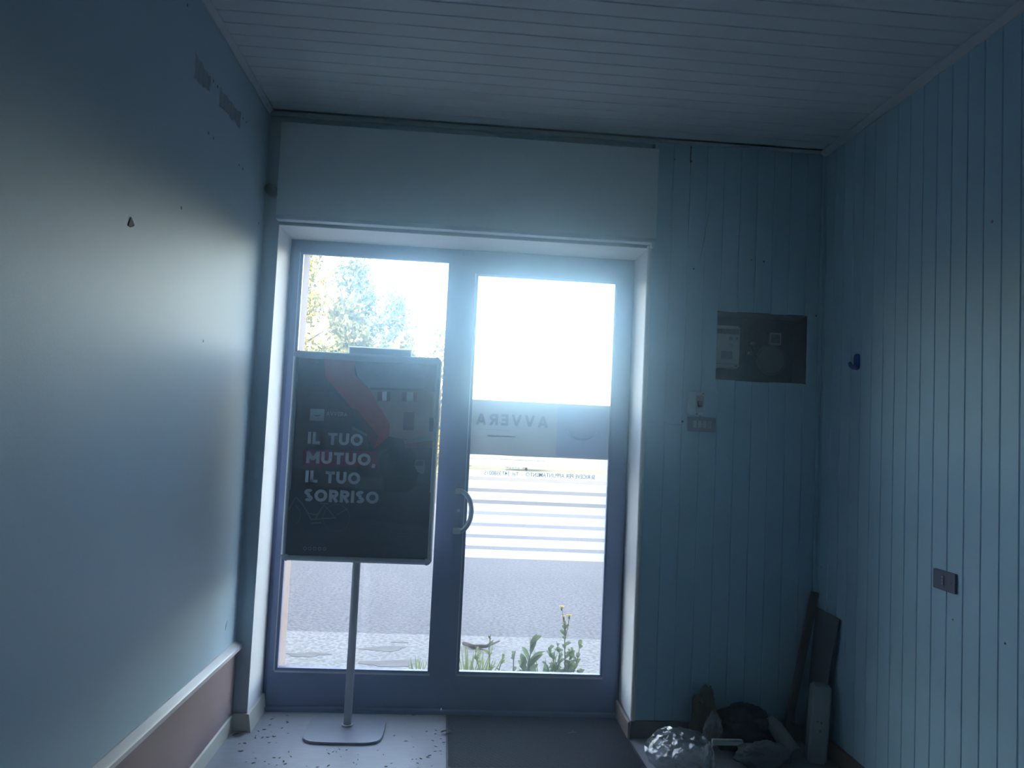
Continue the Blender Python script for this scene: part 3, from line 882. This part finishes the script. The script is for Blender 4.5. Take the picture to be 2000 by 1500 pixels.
for k in range(40):
    a = rg.uniform(0, 6.28); r_ = rg.uniform(30, 125)
    x, y = 830 + r_ * math.cos(a), 850 + 1.05 * r_ * math.sin(a)
    s = rg.uniform(8, 16)
    printed('printed_leaf', [(x, y), (x + s*1.4, y - s*.5), (x + s*2, y + s*.2), (x + s*.6, y + s*.6)], rg.choice([(.030,.045,.035), (.05,.06,.05), (.015,.02,.018)]))
printed('printed_pavement', [(95,985),(560,1000),(1050,1005),(1030,1430),(80,1425)], (.075,.085,.11))
printed('printed_pavement_light', [(560,1180),(1040,1230),(1020,1440),(85,1432),(90,1280)], (.10,.11,.14))
for k in range(9):
    x, y = rg.uniform(560, 900), rg.uniform(1160, 1400)
    printed('printed_crack', [(x, y), (x + 90, y + 8), (x + 90, y + 11), (x, y + 4)], (.045,.05,.065))
def ring(cx, cy, r, wd, n=30, a0=0, a1=360):
    out, inn = [], []
    for k in range(n + 1):
        a = R(a0 + (a1 - a0) * k / n)
        out.append((cx + r * math.cos(a), cy + r * math.sin(a))); inn.append((cx + (r - wd) * math.cos(a), cy + (r - wd) * math.sin(a)))
    return out, inn
def printed_strip(name, out, inn, col):
    LAY[0] += 1
    yy = SY + .0008 - .00012 * LAY[0]
    b = MB()
    for k in range(len(out) - 1):
        q = [cp(*out[k]), cp(*out[k+1]), cp(*inn[k+1]), cp(*inn[k])]
        for p in q:
            p.y = yy; p.x = max(p.x, fx0 + .024)
        b.prism(q, (0, -.00008, 0))
    return b.build(name, ink(col), po)
def printed_line(name, pts, wd, col):
    out, inn = [], []
    for i, p in enumerate(pts):
        a = pts[max(0, i-1)]; c = pts[min(len(pts)-1, i+1)]
        d = Vector((c[0]-a[0], c[1]-a[1])).normalized(); nrm = Vector((-d.y, d.x)) * wd / 2
        out.append((p[0] + nrm.x, p[1] + nrm.y)); inn.append((p[0] - nrm.x, p[1] - nrm.y))
    return printed_strip(name, out, inn, col)
BK = (.27,.31,.34)
printed_strip('printed_wheel', *ring(425, 1170, 90, 6), (.17,.19,.21))
printed_strip('printed_wheel', *ring(120, 1150, 75, 6, 20, -60, 60), (.20,.22,.24))
for pts, wd in (([(165,1035),(200,1075),(245,1140),(300,1150)], 8), ([(165,1035),(140,1070),(112,1125)], 7), ([(200,1070),(262,1180)], 8), ([(262,1180),(420,1170)], 7), ([(345,1085),(285,1185)], 7),
                ([(345,1085),(420,1172)], 6), ([(300,1150),(340,1090)], 6), ([(320,1075),(375,1078)], 9), ([(430,1150),(500,1110)], 5), ([(262,1205),(330,1200)], 10)):
    printed_line('printed_bicycle_tube', pts, wd, BK)
printed('printed_highlight', [(212,726),(692,738),(692,838),(204,832)], (.30,.014,.085))
LAY[0] += 2
TXT = (.80,.86,.92)
ty = SY + .0008 - .00012 * LAY[0] - .0004
def poster_text(s, x0, x1, ya, yb, bold, col=TXT):
    a = cp(x0, yb); c = cp(x1, ya)
    zc0 = cp((x0 + x1) / 2, yb).z; zc1 = cp((x0 + x1) / 2, ya).z
    block_text('printed_letter', s, a.x, c.x, zc0, zc1, ty, ink(col), po, bold, .12)
poster_text('IL TUO', 238, 602, 618, 697, .25)
poster_text('MUTUO,', 228, 682, 745, 824, .25)
poster_text('IL TUO', 222, 584, 868, 946, .25)
poster_text('SORRISO', 214, 704, 990, 1070, .25)
poster_text('AVVERA', 360, 498, 482, 508, .20, (.50,.54,.56))
LAY[0] += 1
printed('printed_logo', [(257,462),(350,464),(346,541),(253,539)], (.50,.56,.56))
sm_o, sm_i = [], []
for k in range(13):
    a = R(25 + 130 * k / 12)
    sm_o.append((302 - 34 * math.cos(a), 484 + 26 * math.sin(a))); sm_i.append((302 - 33 * math.cos(a), 484 + (26 - 6 * math.sin(math.pi*k/12)) * math.sin(a)))
printed_strip('printed_smile', sm_o, sm_i, (.03,.035,.04))
for k in range(5):
    printed_strip('printed_icon', *ring(222 + 31.5 * k, 1368 + .6 * k, 12, 5, 18), (.50,.53,.58))

# ------------------------------------------------------------------ electrics on the front wall
# meter in the niche
em = empty('electric_meter', (2.545, .08, 1.972))
tag(em, 'pale electricity meter mounted at the left of the open wall niche', 'electric meter')
MB().box(2.470, 2.612, .060, .168, 1.972, 2.208).build('housing', M['white_pl'], em, bevel=.008)
MB().box(2.478, 2.604, .0565, .0600, 2.160, 2.188).build('display', M['lcd'], em)
MB().box(2.478, 2.508, .0555, .0565, 2.164, 2.184).build('display_logo', M['navy'], em)
for (xa, xb, za, zb, nm, mm) in ((2.548, 2.568, 2.128, 2.146, 'read_button', 'grey_pl'), (2.505, 2.566, 2.022, 2.064, 'breaker_window', 'navy'), (2.548, 2.574, 2.098, 2.104, 'marking', 'grey_pl'), (2.545, 2.572, 2.088, 2.091, 'marking', 'grey_pl')):
    MB().box(xa, xb, .0565, .0600, za, zb).build(nm, M[mm], em)
disc_mb((2.592, .0600, 2.138), .006, (0, -1, 0), .003, 14).build('sensor_eye', M['dark'], em)
MB().box(2.585, 2.598, .0575, .0600, 1.984, 1.988).build('seal', M['dark'], em)
MB().box(2.476, 2.606, .0585, .0600, 1.993, 1.996).build('cover_seam', M['grey_pl'], em)
# square box and round cover beside it
p = at_y(1513, 662, .15)
jb = empty('junction_box', (p.x, .16, p.z - .04))
tag(jb, 'small square junction box with raised rim inside the niche', 'junction box')
b = MB()
s = .034
for (xa, xb, za, zb) in ((-s, -s + .008, -s, s), (s - .008, s, -s, s), (-s + .008, s - .008, -s, -s + .008), (-s + .008, s - .008, s - .008, s)):
    b.box(p.x + xa, p.x + xb, .140, .171, p.z + za, p.z + zb)
b.build('rim', M['grey_pl'], jb)
MB().box(p.x - s + .008, p.x + s - .008, .155, .171, p.z - s + .008, p.z + s - .008).build('cover', M['niche_gr'], jb)
p = at_y(1506, 703, .16)
rcv = empty('round_cover', (p.x, .16, p.z - .09))
tag(rcv, 'dusty dark round cover at the back of the niche', 'round cover')
disc_mb((p.x, .171, p.z), .088, (0, -1, 0), .014, 32).build('disc', M['niche_gr'], rcv, bevel=.003)
b = MB(); n = 40
b.tube([(p.x + .080 * math.cos(2*math.pi*k/n), .156, p.z + .080 * math.sin(2*math.pi*k/n)) for k in range(n + 1)], .004, 6)
b.build('rim', M['niche_gr'], rcv, True)
for i, (u, v, lab) in enumerate(((1469, 671, 'upper small wire terminal beside the meter in the niche'), (1463, 690, 'lower small wire terminal beside the meter in the niche'))):
    p = at_y(u, v, .15)
    t = empty('wire_terminal', (p.x, .16, p.z - .015)); tag(t, lab, 'terminal', 'wire terminals in the niche')
    MB().box(p.x - .016, p.x + .016, .145, .171, p.z - .012, p.z + .012).build('block', M['niche_gr'], t, bevel=.002)
    disc_mb((p.x - .005, .145, p.z), .005, (0, -1, 0), .003, 10).build('screw', M['grey_pl'], t)
    MB().tube([(p.x, .150, p.z - .012), (p.x + .006, .140, p.z - .04), (p.x + .03, .150, p.z - .075), (p.x + .02, .168, p.z - .11)], .004, 6).build('wire', M['dark'], t, True)

# small white breaker box and four-module switch plate below it
bb = empty('breaker_box', (2.345, -.02, 1.700)); tag(bb, 'small white surface box with a grey window above the switch plate', 'breaker box')
MB().box(2.300, 2.392, -.040, -.0005, 1.702, 1.826).build('housing', M['aqua_pl'], bb, bevel=.006)
MB().box(2.342, 2.384, -.0425, -.0402, 1.716, 1.806).build('window', M['grey_pl'], bb)
MB().box(2.350, 2.376, -.048, -.0426, 1.744, 1.776).build('lever', M['plate'], bb, bevel=.002)
disc_mb((2.380, -.0402, 1.818), .004, (0, -1, 0), .002, 10).build('screw', M['dark'], bb)
disc_mb((2.348, -.0402, 1.708), .004, (0, -1, 0), .002, 10).build('screw', M['dark'], bb)
sp = empty('switch_plate', (2.386, -.005, 1.616)); tag(sp, 'graphite switch plate with four grey modules under the white box', 'switch')
pts = [(x, -.0005, z) for x, z in rrect(2.309, 2.464, 1.614, 1.692, .006)]
MB().prism(pts, (0, -.009, 0)).build('plate', M['plate'], sp)
for i in range(4):
    x = 2.339 + .0268 * i
    mo = MB().box(x, x + .019, -.0125, -.0096, 1.634, 1.674).build('module', M['module'] if i < 3 else M['grey_pl'], sp, bevel=.001)
    if i == 3:
        for dz in (-.011, 0, .011):
            disc_mb((x + .0095, -.0125, 1.654 + dz), .003, (0, -1, 0), .0006, 10).build('socket_hole', M['dark'], mo)
    else:
        MB().box(x + .002, x + .017, -.0132, -.0126, 1.652, 1.656).build('rocker_line', M['grey_pl'], mo)
# thin cable clipped along the boards
cb = empty('surface_cable', (2.186, -.004, 1.65)); tag(cb, 'thin painted cable running down the boards to the switch plate', 'cable')
MB().tube([(2.1845, -.004, 3.10), (2.1855, -.004, 2.6), (2.1850, -.004, 2.1), (2.1855, -.004, 1.672), (2.192, -.0045, 1.655), (2.215, -.005, 1.647), (2.25, -.005, 1.644), (2.284, -.004, 1.646)], .0034, 7).build('cord', M['plank'], cb, True)
for z in (3.06, 2.72, 2.31, 1.93, 1.665):
    MB().box(2.179, 2.191, -.0085, -.0005, z - .004, z + .004).build('clip', M['white_pl'], cb)
disc_mb((2.283, -.0005, 1.664), .006, (0, -1, 0), .004, 12).build('cable_hole', M['dark'], cb)
# old screw holes and scratches on the front boards
for (u, v, r_) in ((1317, 311, .006), (1350, 315, .006), (1350, 288, .005), (1492, 511, .006), (1468, 508, .004), (1355, 525, .005), (1594, 617, .006), (1283, 297, .007)):
    p = at_y(u, v, -.0003)
    disc_mb((p.x, .0002, p.z), r_, (0, -1, 0), .0008, 10).build('nail_hole', M['dark'], wf)
pa = [at_y(1387, 402, 0), at_y(1380, 440, 0), at_y(1372, 485, 0), at_y(1367, 512, 0)]
b = MB(); b.tube([(q.x, -.0002, q.z) for q in pa], [.001, .0022, .0018, .0008], 5); b.build('scratch', M['scar'], wf)
pa = [at_y(1350, 285, 0), at_y(1349, 300, 0), at_y(1348, 318, 0)]
b = MB(); b.tube([(q.x, .0008, q.z) for q in pa], [.002, .004, .002], 5); b.build('crack', M['dark'], wf)

# ------------------------------------------------------------------ right wall: blue hook and outlet
hk = empty('wall_hook', (W - .01, -.385, 1.955)); tag(hk, 'small blue plastic hook stuck on the right-hand boards', 'hook')
pts = [(W - .0002, y, z) for y, z in rrect(-.413, -.362, 1.953, 2.034, .018, 6)]
MB().prism(pts, (-.008, 0, 0)).build('back_plate', M['blue'], hk, bevel=.002)
b = MB(); b.tube([(W - .006, -.388, 1.970), (W - .022, -.388, 1.966), (W - .036, -.388, 1.974), (W - .043, -.388, 1.990)], [.014, .013, .011, .008], 10, None)
b.build('prong', M['blue'], hk, True)
ou = empty('wall_outlet', (W - .005, -1.09, 1.02)); tag(ou, 'graphite electrical outlet plate low on the right-hand boards', 'outlet')
pts = [(W - .0002, y, z) for y, z in rrect(-1.158, -1.024, 1.022, 1.099, .005)]
MB().prism(pts, (-.010, 0, 0)).build('plate', M['plate'], ou)
mo = MB().box(W - .0125, W - .0103, -1.094, -1.072, 1.038, 1.084).build('socket_module', M['plate'], ou, bevel=.001)
for dz in (-.013, 0, .013):
    disc_mb((W - .0125, -1.083, 1.061 + dz), .0045, (-1, 0, 0), .0006, 10).build('socket_hole', M['module'], mo)
disc_mb((W - .0102, -1.138, 1.060), .003, (-1, 0, 0), .001, 10).build('screw', M['dark'], ou)
for (u, v, r_) in ((1938, 433, .006), (1861, 1210, .004), (1963, 1257, .004), (1604, 1108, .005)):
    p = at_x(u, v, W)
    disc_mb((W + .0003, p.y, p.z), r_, (-1, 0, 0), .001, 10).build('nail_hole', M['chip'], wr)

# ------------------------------------------------------------------ marks on the left wall
def scar(name, quad, seed, m):
    rg = random.Random(seed)
    pts = []
    q = [at_x(u, v, XL) for u, v in quad]
    for i in range(4):
        a, c = q[i], q[(i + 1) % 4]
        for k in range(7):
            p = a.lerp(c, k / 7)
            pts.append((XL - .0004, p.y + rg.uniform(-.008, .008), p.z + rg.uniform(-.010, .010)))
    MB().prism(pts, (.0010, 0, 0)).build(name, m, wl)
scar('scraped_patch', [(382, 104), (412, 150), (410, 178), (380, 152)], 1, M['scar'])
scar('scraped_patch', [(430, 172), (470, 222), (469, 248), (428, 208)], 2, M['scar'])
for (u, v) in ((417, 158), (425, 169), (407, 260), (417, 270), (475, 231), (481, 239), (467, 322), (474, 330), (366, 10), (354, 406), (397, 666), (505, 436)):
    p = at_x(u, v, XL)
    disc_mb((XL - .0003, p.y, p.z), .0065, (1, 0, 0), .0009, 8).build('nail_hole', M['dark'], wl)
q = [(255, 424), (259, 433), (261, 441), (254, 444), (249, 440), (252, 433)]
MB().prism([(XL - .0003,) + tuple(at_x(u, v, XL))[1:] for u, v in q], (.003, 0, 0)).build('plaster_chip', M['chip'], wl)
pa = [at_x(444, 1213, XL), at_x(441, 1222, XL), at_x(440, 1231, XL)]
b = MB(); b.tube([(XL + .0002, p.y, p.z) for p in pa], [.001, .002, .001], 5); b.build('scratch', M['dark'], wl)

# ------------------------------------------------------------------ floor: mat, litter
mt = empty('door_mat', (1.58, -.05, 0)); tag(mt, 'dark ribbed rubber door mat lying before the right door leaf', 'mat')
ma = [(1.103, .250), (2.030, .262), (2.052, -.372), (1.114, -.392)]
b = MB(); NX, NY = 60, 40
vv, ff = [], []
for j in range(NY + 1):
    for i in range(NX + 1):
        s_, t_ = i / NX, j / NY
        a = Vector(ma[0]).lerp(Vector(ma[1]), s_); c = Vector(ma[3]).lerp(Vector(ma[2]), s_)
        p = a.lerp(c, t_)
        e = min(s_, 1 - s_, t_, 1 - t_)
        z = .004 + .004 * min(1, e / .03) + .0012 * noise.noise(Vector((p.x*8, p.y*8, 0)))
        if e > .02: z += .0014 * (1 if (i + j) % 2 else -1) * .5
        vv.append((p.x, p.y, z))
for j in range(NY):
    for i in range(NX):
        a = j*(NX+1) + i; ff.append((a, a+NX+1, a+NX+2, a+1))
b.add(vv, ff); b.build('pile', M['mat_rub'], mt)
b = MB()
mo_ = [(1.095, .258), (2.038, .270), (2.060, -.380), (1.106, -.400)]
b.prism([(x, y, .0002) for x, y in mo_[::-1]], (0, 0, .004)); b.build('border', M['mat_edge'], mt)
rg = random.Random(12)
b = MB()
for k in range(150):
    u, v = rg.uniform(420, 880), rg.uniform(1395, 1500)
    if 575 < u < 770 and v < 1462: continue
    p = at_z(u, v, .001)
    if p.x < .1: continue
    a = rg.uniform(0, 6.28); L = rg.uniform(.002, .010)
    d = Vector((math.cos(a), math.sin(a), 0)) * L; e = Vector((-math.sin(a), math.cos(a), 0)) * L * .35
    b.prism([p - d - e, p + d - e*.5, p + d*.7 + e, p - d*.6 + e], (0, 0, .0012))
for k in range(60):
    p = at_z(rg.uniform(890, 1240), rg.uniform(1400, 1492), .0092)
    a = rg.uniform(0, 6.28); L = rg.uniform(.002, .006)
    d = Vector((math.cos(a), math.sin(a), 0)) * L; e = Vector((-math.sin(a), math.cos(a), 0)) * L * .35
    b.prism([p - d - e, p + d - e*.5, p + d*.7 + e, p - d*.6 + e], (0, 0, .0012))
li = b.build('floor_litter', M['debris']); tag(li, 'tiny dry leaf crumbs and grit scattered over the floor', 'litter'); li['kind'] = 'stuff'
for i, (u, v, lab) in enumerate(((872, 1430, 'dry curled leaf scrap on the left edge of the mat'), (466, 1436, 'dark scrap of dirt by the skirting near the left jamb'))):
    p = at_z(u, v, .010 if i == 0 else .002)
    b = MB()
    for k in range(3):
        a = .3 + k * .5
        blade(b, (p.x - .03, p.y - .006 + .006*k, p.z), (p.x + .03, p.y + .01*(k-1), p.z + .004), .010, (0, 0, .006), 4, (0, 0, 1))
    tag(b.build('leaf_scrap', M['debris']), lab, 'litter')
p = at_z(1110, 1432, .0105)
b = MB(); b.tube([p, p + Vector((.022, .012, .001)), p + Vector((.045, .01, .001))], .0014, 5); b.tube([p + Vector((.022, .012, .001)), p + Vector((.03, .035, .001))], .0012, 5)
tag(b.build('straw_bit', M['cuff']), 'pale forked straw bit lying on the dark mat', 'litter')

# ------------------------------------------------------------------ rubbish in the right corner
def crumple(c, rad, sub, seed, amp, fr, floor_z=.001, ridge=1.0, shape=None):
    bm = bmesh.new(); bmesh.ops.create_icosphere(bm, subdivisions=sub, radius=1)
    off = Vector((seed * 3.1, seed * 1.7, seed * 2.3))
    for v in bm.verts:
        d = v.co.normalized()
        n1 = noise.noise(d * fr + off); n2 = 1 - abs(noise.noise(d * fr * 2.1 + off * 2)) * 2; n3 = noise.noise(d * fr * 5 + off)
        k = 1 + amp * (n1 * .9 + ridge * n2 * .35 + n3 * .18)
        p = Vector((d.x * rad[0], d.y * rad[1], d.z * rad[2])) * k
        if shape: p = shape(p, d)
        p += Vector(c)
        if p.z < floor_z: p.z = floor_z + .002 * abs(n3)
        v.co = p
    mb = MB(); bm.verts.ensure_lookup_table()
    mb.v = [v.co.copy() for v in bm.verts]; mb.f = [tuple(v.index for v in f.verts) for f in bm.faces]
    bm.free(); return mb
cbag = empty('clear_plastic_bag', (2.235, -.33, 0)); tag(cbag, 'crumpled clear plastic bag at the foot of the front wall by the mat', 'plastic bag')
def facet(c, rad, seed, sub=6, cells=60, depth=.16, floor_z=.001):
    """thin film pulled into flat facets and sharp creases"""
    rg = random.Random(seed)
    dirs = [Vector((rg.gauss(0,1), rg.gauss(0,1), rg.gauss(0,1))).normalized() for _ in range(cells)]
    hts = [rg.uniform(.80, 1.06) for _ in range(cells)]
    bm = bmesh.new(); bmesh.ops.create_icosphere(bm, subdivisions=sub, radius=1)
    for v in bm.verts:
        d = v.co.normalized()
        k = min(h / max(.2, d.dot(q)) for q, h in zip(dirs, hts) if d.dot(q) > .2)
        k = min(k, 1.25) * (1 + depth * .30 * (1 - abs(noise.noise(d * 3.1 + Vector((seed, 0, 0)))) * 2) + .03 * noise.noise(d * 11))
        p = Vector((d.x * rad[0], d.y * rad[1], d.z * rad[2])) * k + Vector(c)
        p += Vector((rg.uniform(-1,1), rg.uniform(-1,1), rg.uniform(-1,1))) * .0075
        p.z = max(p.z, floor_z)
        v.co = p
    mb = MB(); mb.v = [v.co.copy() for v in bm.verts]; mb.f = [tuple(v.index for v in f.verts) for f in bm.faces]
    bm.free(); return mb
facet((2.232, -.335, .082), (.158, .135, .102), 4, 4).build('film', M['clear'], cbag)
facet((2.225, -.325, .055), (.120, .105, .066), 9, 4, 40).build('inner_fold', M['clear'], cbag)
crumple((2.352, -.385, .062), (.022, .026, .060), 3, 3.3, .5, 2.5).build('crumpled_paper', M['reveal'], cbag)
kb = empty('black_rubbish_bag', (2.62, -.13, 0)); tag(kb, 'slumped black rubbish bag against the boards below the switches', 'rubbish bag')
crumple((2.625, -.112, .088), (.150, .085, .122), 5, 7.7, .34, 2.3).build('film', M['bag_bk'], kb, True)
kc = empty('brown_scrap_bag', (2.44, -.085, 0)); tag(kc, 'peaked brownish bag of scrap behind the clear plastic bag', 'rubbish bag')
crumple((2.425, -.085, .125), (.055, .058, .150), 5, 9.4, .38, 2.2).build('film', M['brown'], kc, True)
crumple((2.445, -.165, .095), (.040, .022, .085), 4, 4.4, .5, 2.6).build('plastic_wrap', M['clear'], kc)
gc = empty('grey_cloth', (2.66, -.27, 0)); tag(gc, 'folded dark grey cloth lying in front of the black rubbish bag', 'cloth')
crumple((2.645, -.305, .050), (.125, .070, .062), 5, 1.3, .28, 1.9).build('fabric', M['cloth'], gc, True)
sl = empty('rolled_sleeve', (2.80, -.24, 0)); tag(sl, 'pale grey rolled cloth tube beside the leaning wooden strip', 'cloth')
b = MB()
pts = [(2.745, -.130, .155), (2.768, -.165, .130), (2.790, -.205, .095), (2.806, -.245, .062), (2.818, -.285, .046)]
b.tube(pts, [.030, .036, .040, .042, .041], 18, cap=False); b.tube(pts[::-1], [.037, .038, .036, .032, .026], 18, cap=False)
for v in b.v: v += Vector((0, 0, .004 * noise.noise(v * 30))); 
b.build('roll', M['cuff'], sl, True)
b = MB(); n = 20
c = Vector(pts[-1]); d = (Vector(pts[-1]) - Vector(pts[-2])).normalized(); x = d.cross(Vector((0,0,1))).normalized(); yv = d.cross(x)
b.tube([c + (x * math.cos(2*math.pi*k/n) + yv * math.sin(2*math.pi*k/n)) * .039 for k in range(n + 1)], .005, 6); b.build('hem', M['cuff'], sl, True)
b = MB()
pa = at_y(1398, 1445, -.27); pb_ = at_y(1450, 1449, -.27)
b.box(pa.x - .02, pb_.x, -.285, -.262, pb_.z - .014, pb_.z + .012)
br = b.build('white_bar', M['white_pl'], bevel=.003); tag(br, 'short pale plastic bar resting on the rubbish behind the clear bag', 'plastic bar')
# leaning wooden strip, dark board and white box
b = MB()
A, B_ = Vector((2.862, -.060, .002)), Vector((3.022, -.040, .790))
ax = (B_ - A).normalized(); sx = Vector((1, 0, -ax.x / ax.z)).normalized() * .019; sy = Vector((0, 1, 0)) * .012
b.hexa([A - sx - sy, A + sx - sy, A + sx + sy, A - sx + sy, B_ - sx - sy, B_ + sx - sy, B_ + sx + sy, B_ - sx + sy])
for v in b.v: v.z = max(v.z, .001)
tag(b.build('wooden_strip', M['wood'], bevel=.002), 'thin wooden strip leaning in the right-hand corner', 'wood strip')
b = MB()
q = [Vector((2.985, -.032, .002)), Vector((2.965, -.190, .002)), Vector((3.033, -.286, .705)), Vector((3.036, -.036, .712))]
b.prism(q, (-.007, 0, .001))
tag(b.build('board_panel', M['board']), 'thin dark board leaning on the right-hand boards behind the white box', 'board')
wx = empty('white_box', (2.975, -.22, 0)); tag(wx, 'tall slim white box standing on the floor before the dark board', 'box')
lean = .026
def bxp(x, y, z):
    cx_, cy_ = 2.945, -.235; a = R(-16)
    dx, dy = x - cx_, y - cy_
    return (cx_ + dx * math.cos(a) - dy * math.sin(a) + lean * z / .37, cy_ + dx * math.sin(a) + dy * math.cos(a) + .008 * z / .37, z)
b = MB()
x0, x1, ya, yb = 2.900, 2.990, -.290, -.190
b.hexa([bxp(x0, ya, .001), bxp(x1, ya, .001), bxp(x1, yb, .001), bxp(x0, yb, .001), bxp(x0, ya, .37), bxp(x1, ya, .37), bxp(x1, yb, .37), bxp(x0, yb, .37)])
b.build('housing', M['box_pl'], wx, bevel=.010, seg=3)
for (sx_, sz_) in ((.36, .205), (.56, .200), (.54, .160)):
    q0 = Vector(bxp(x0 + (x1 - x0) * sx_, ya, sz_)); nrm = Vector((math.sin(R(-16)), -math.cos(R(-16)), 0))
    disc_mb(q0 - nrm * .001, .005, nrm, .003, 10).build('screw_hole', M['dark'], wx)

# ------------------------------------------------------------------ added haze volume, imitates lens glare around the bright door
vm = bpy.data.materials.new('glare_haze'); vm.use_nodes = True
t = vm.node_tree; t.nodes.clear()
out = t.nodes.new('ShaderNodeOutputMaterial')
vsn = t.nodes.new('ShaderNodeVolumeScatter')
vsn.inputs['Color'].default_value = (.44, .70, 1.0, 1)
vsn.inputs['Density'].default_value = .105
vsn.inputs['Anisotropy'].default_value = .92
t.links.new(vsn.outputs[0], out.inputs['Volume'])
hz = MB().box(-.1, W + .12, YB - .1, .345, -.05, 3.3).build('glare_haze', vm)
hz['kind'] = 'stuff'
tag(hz, 'thin added haze filling the whole room, standing in for lens glare', 'haze')
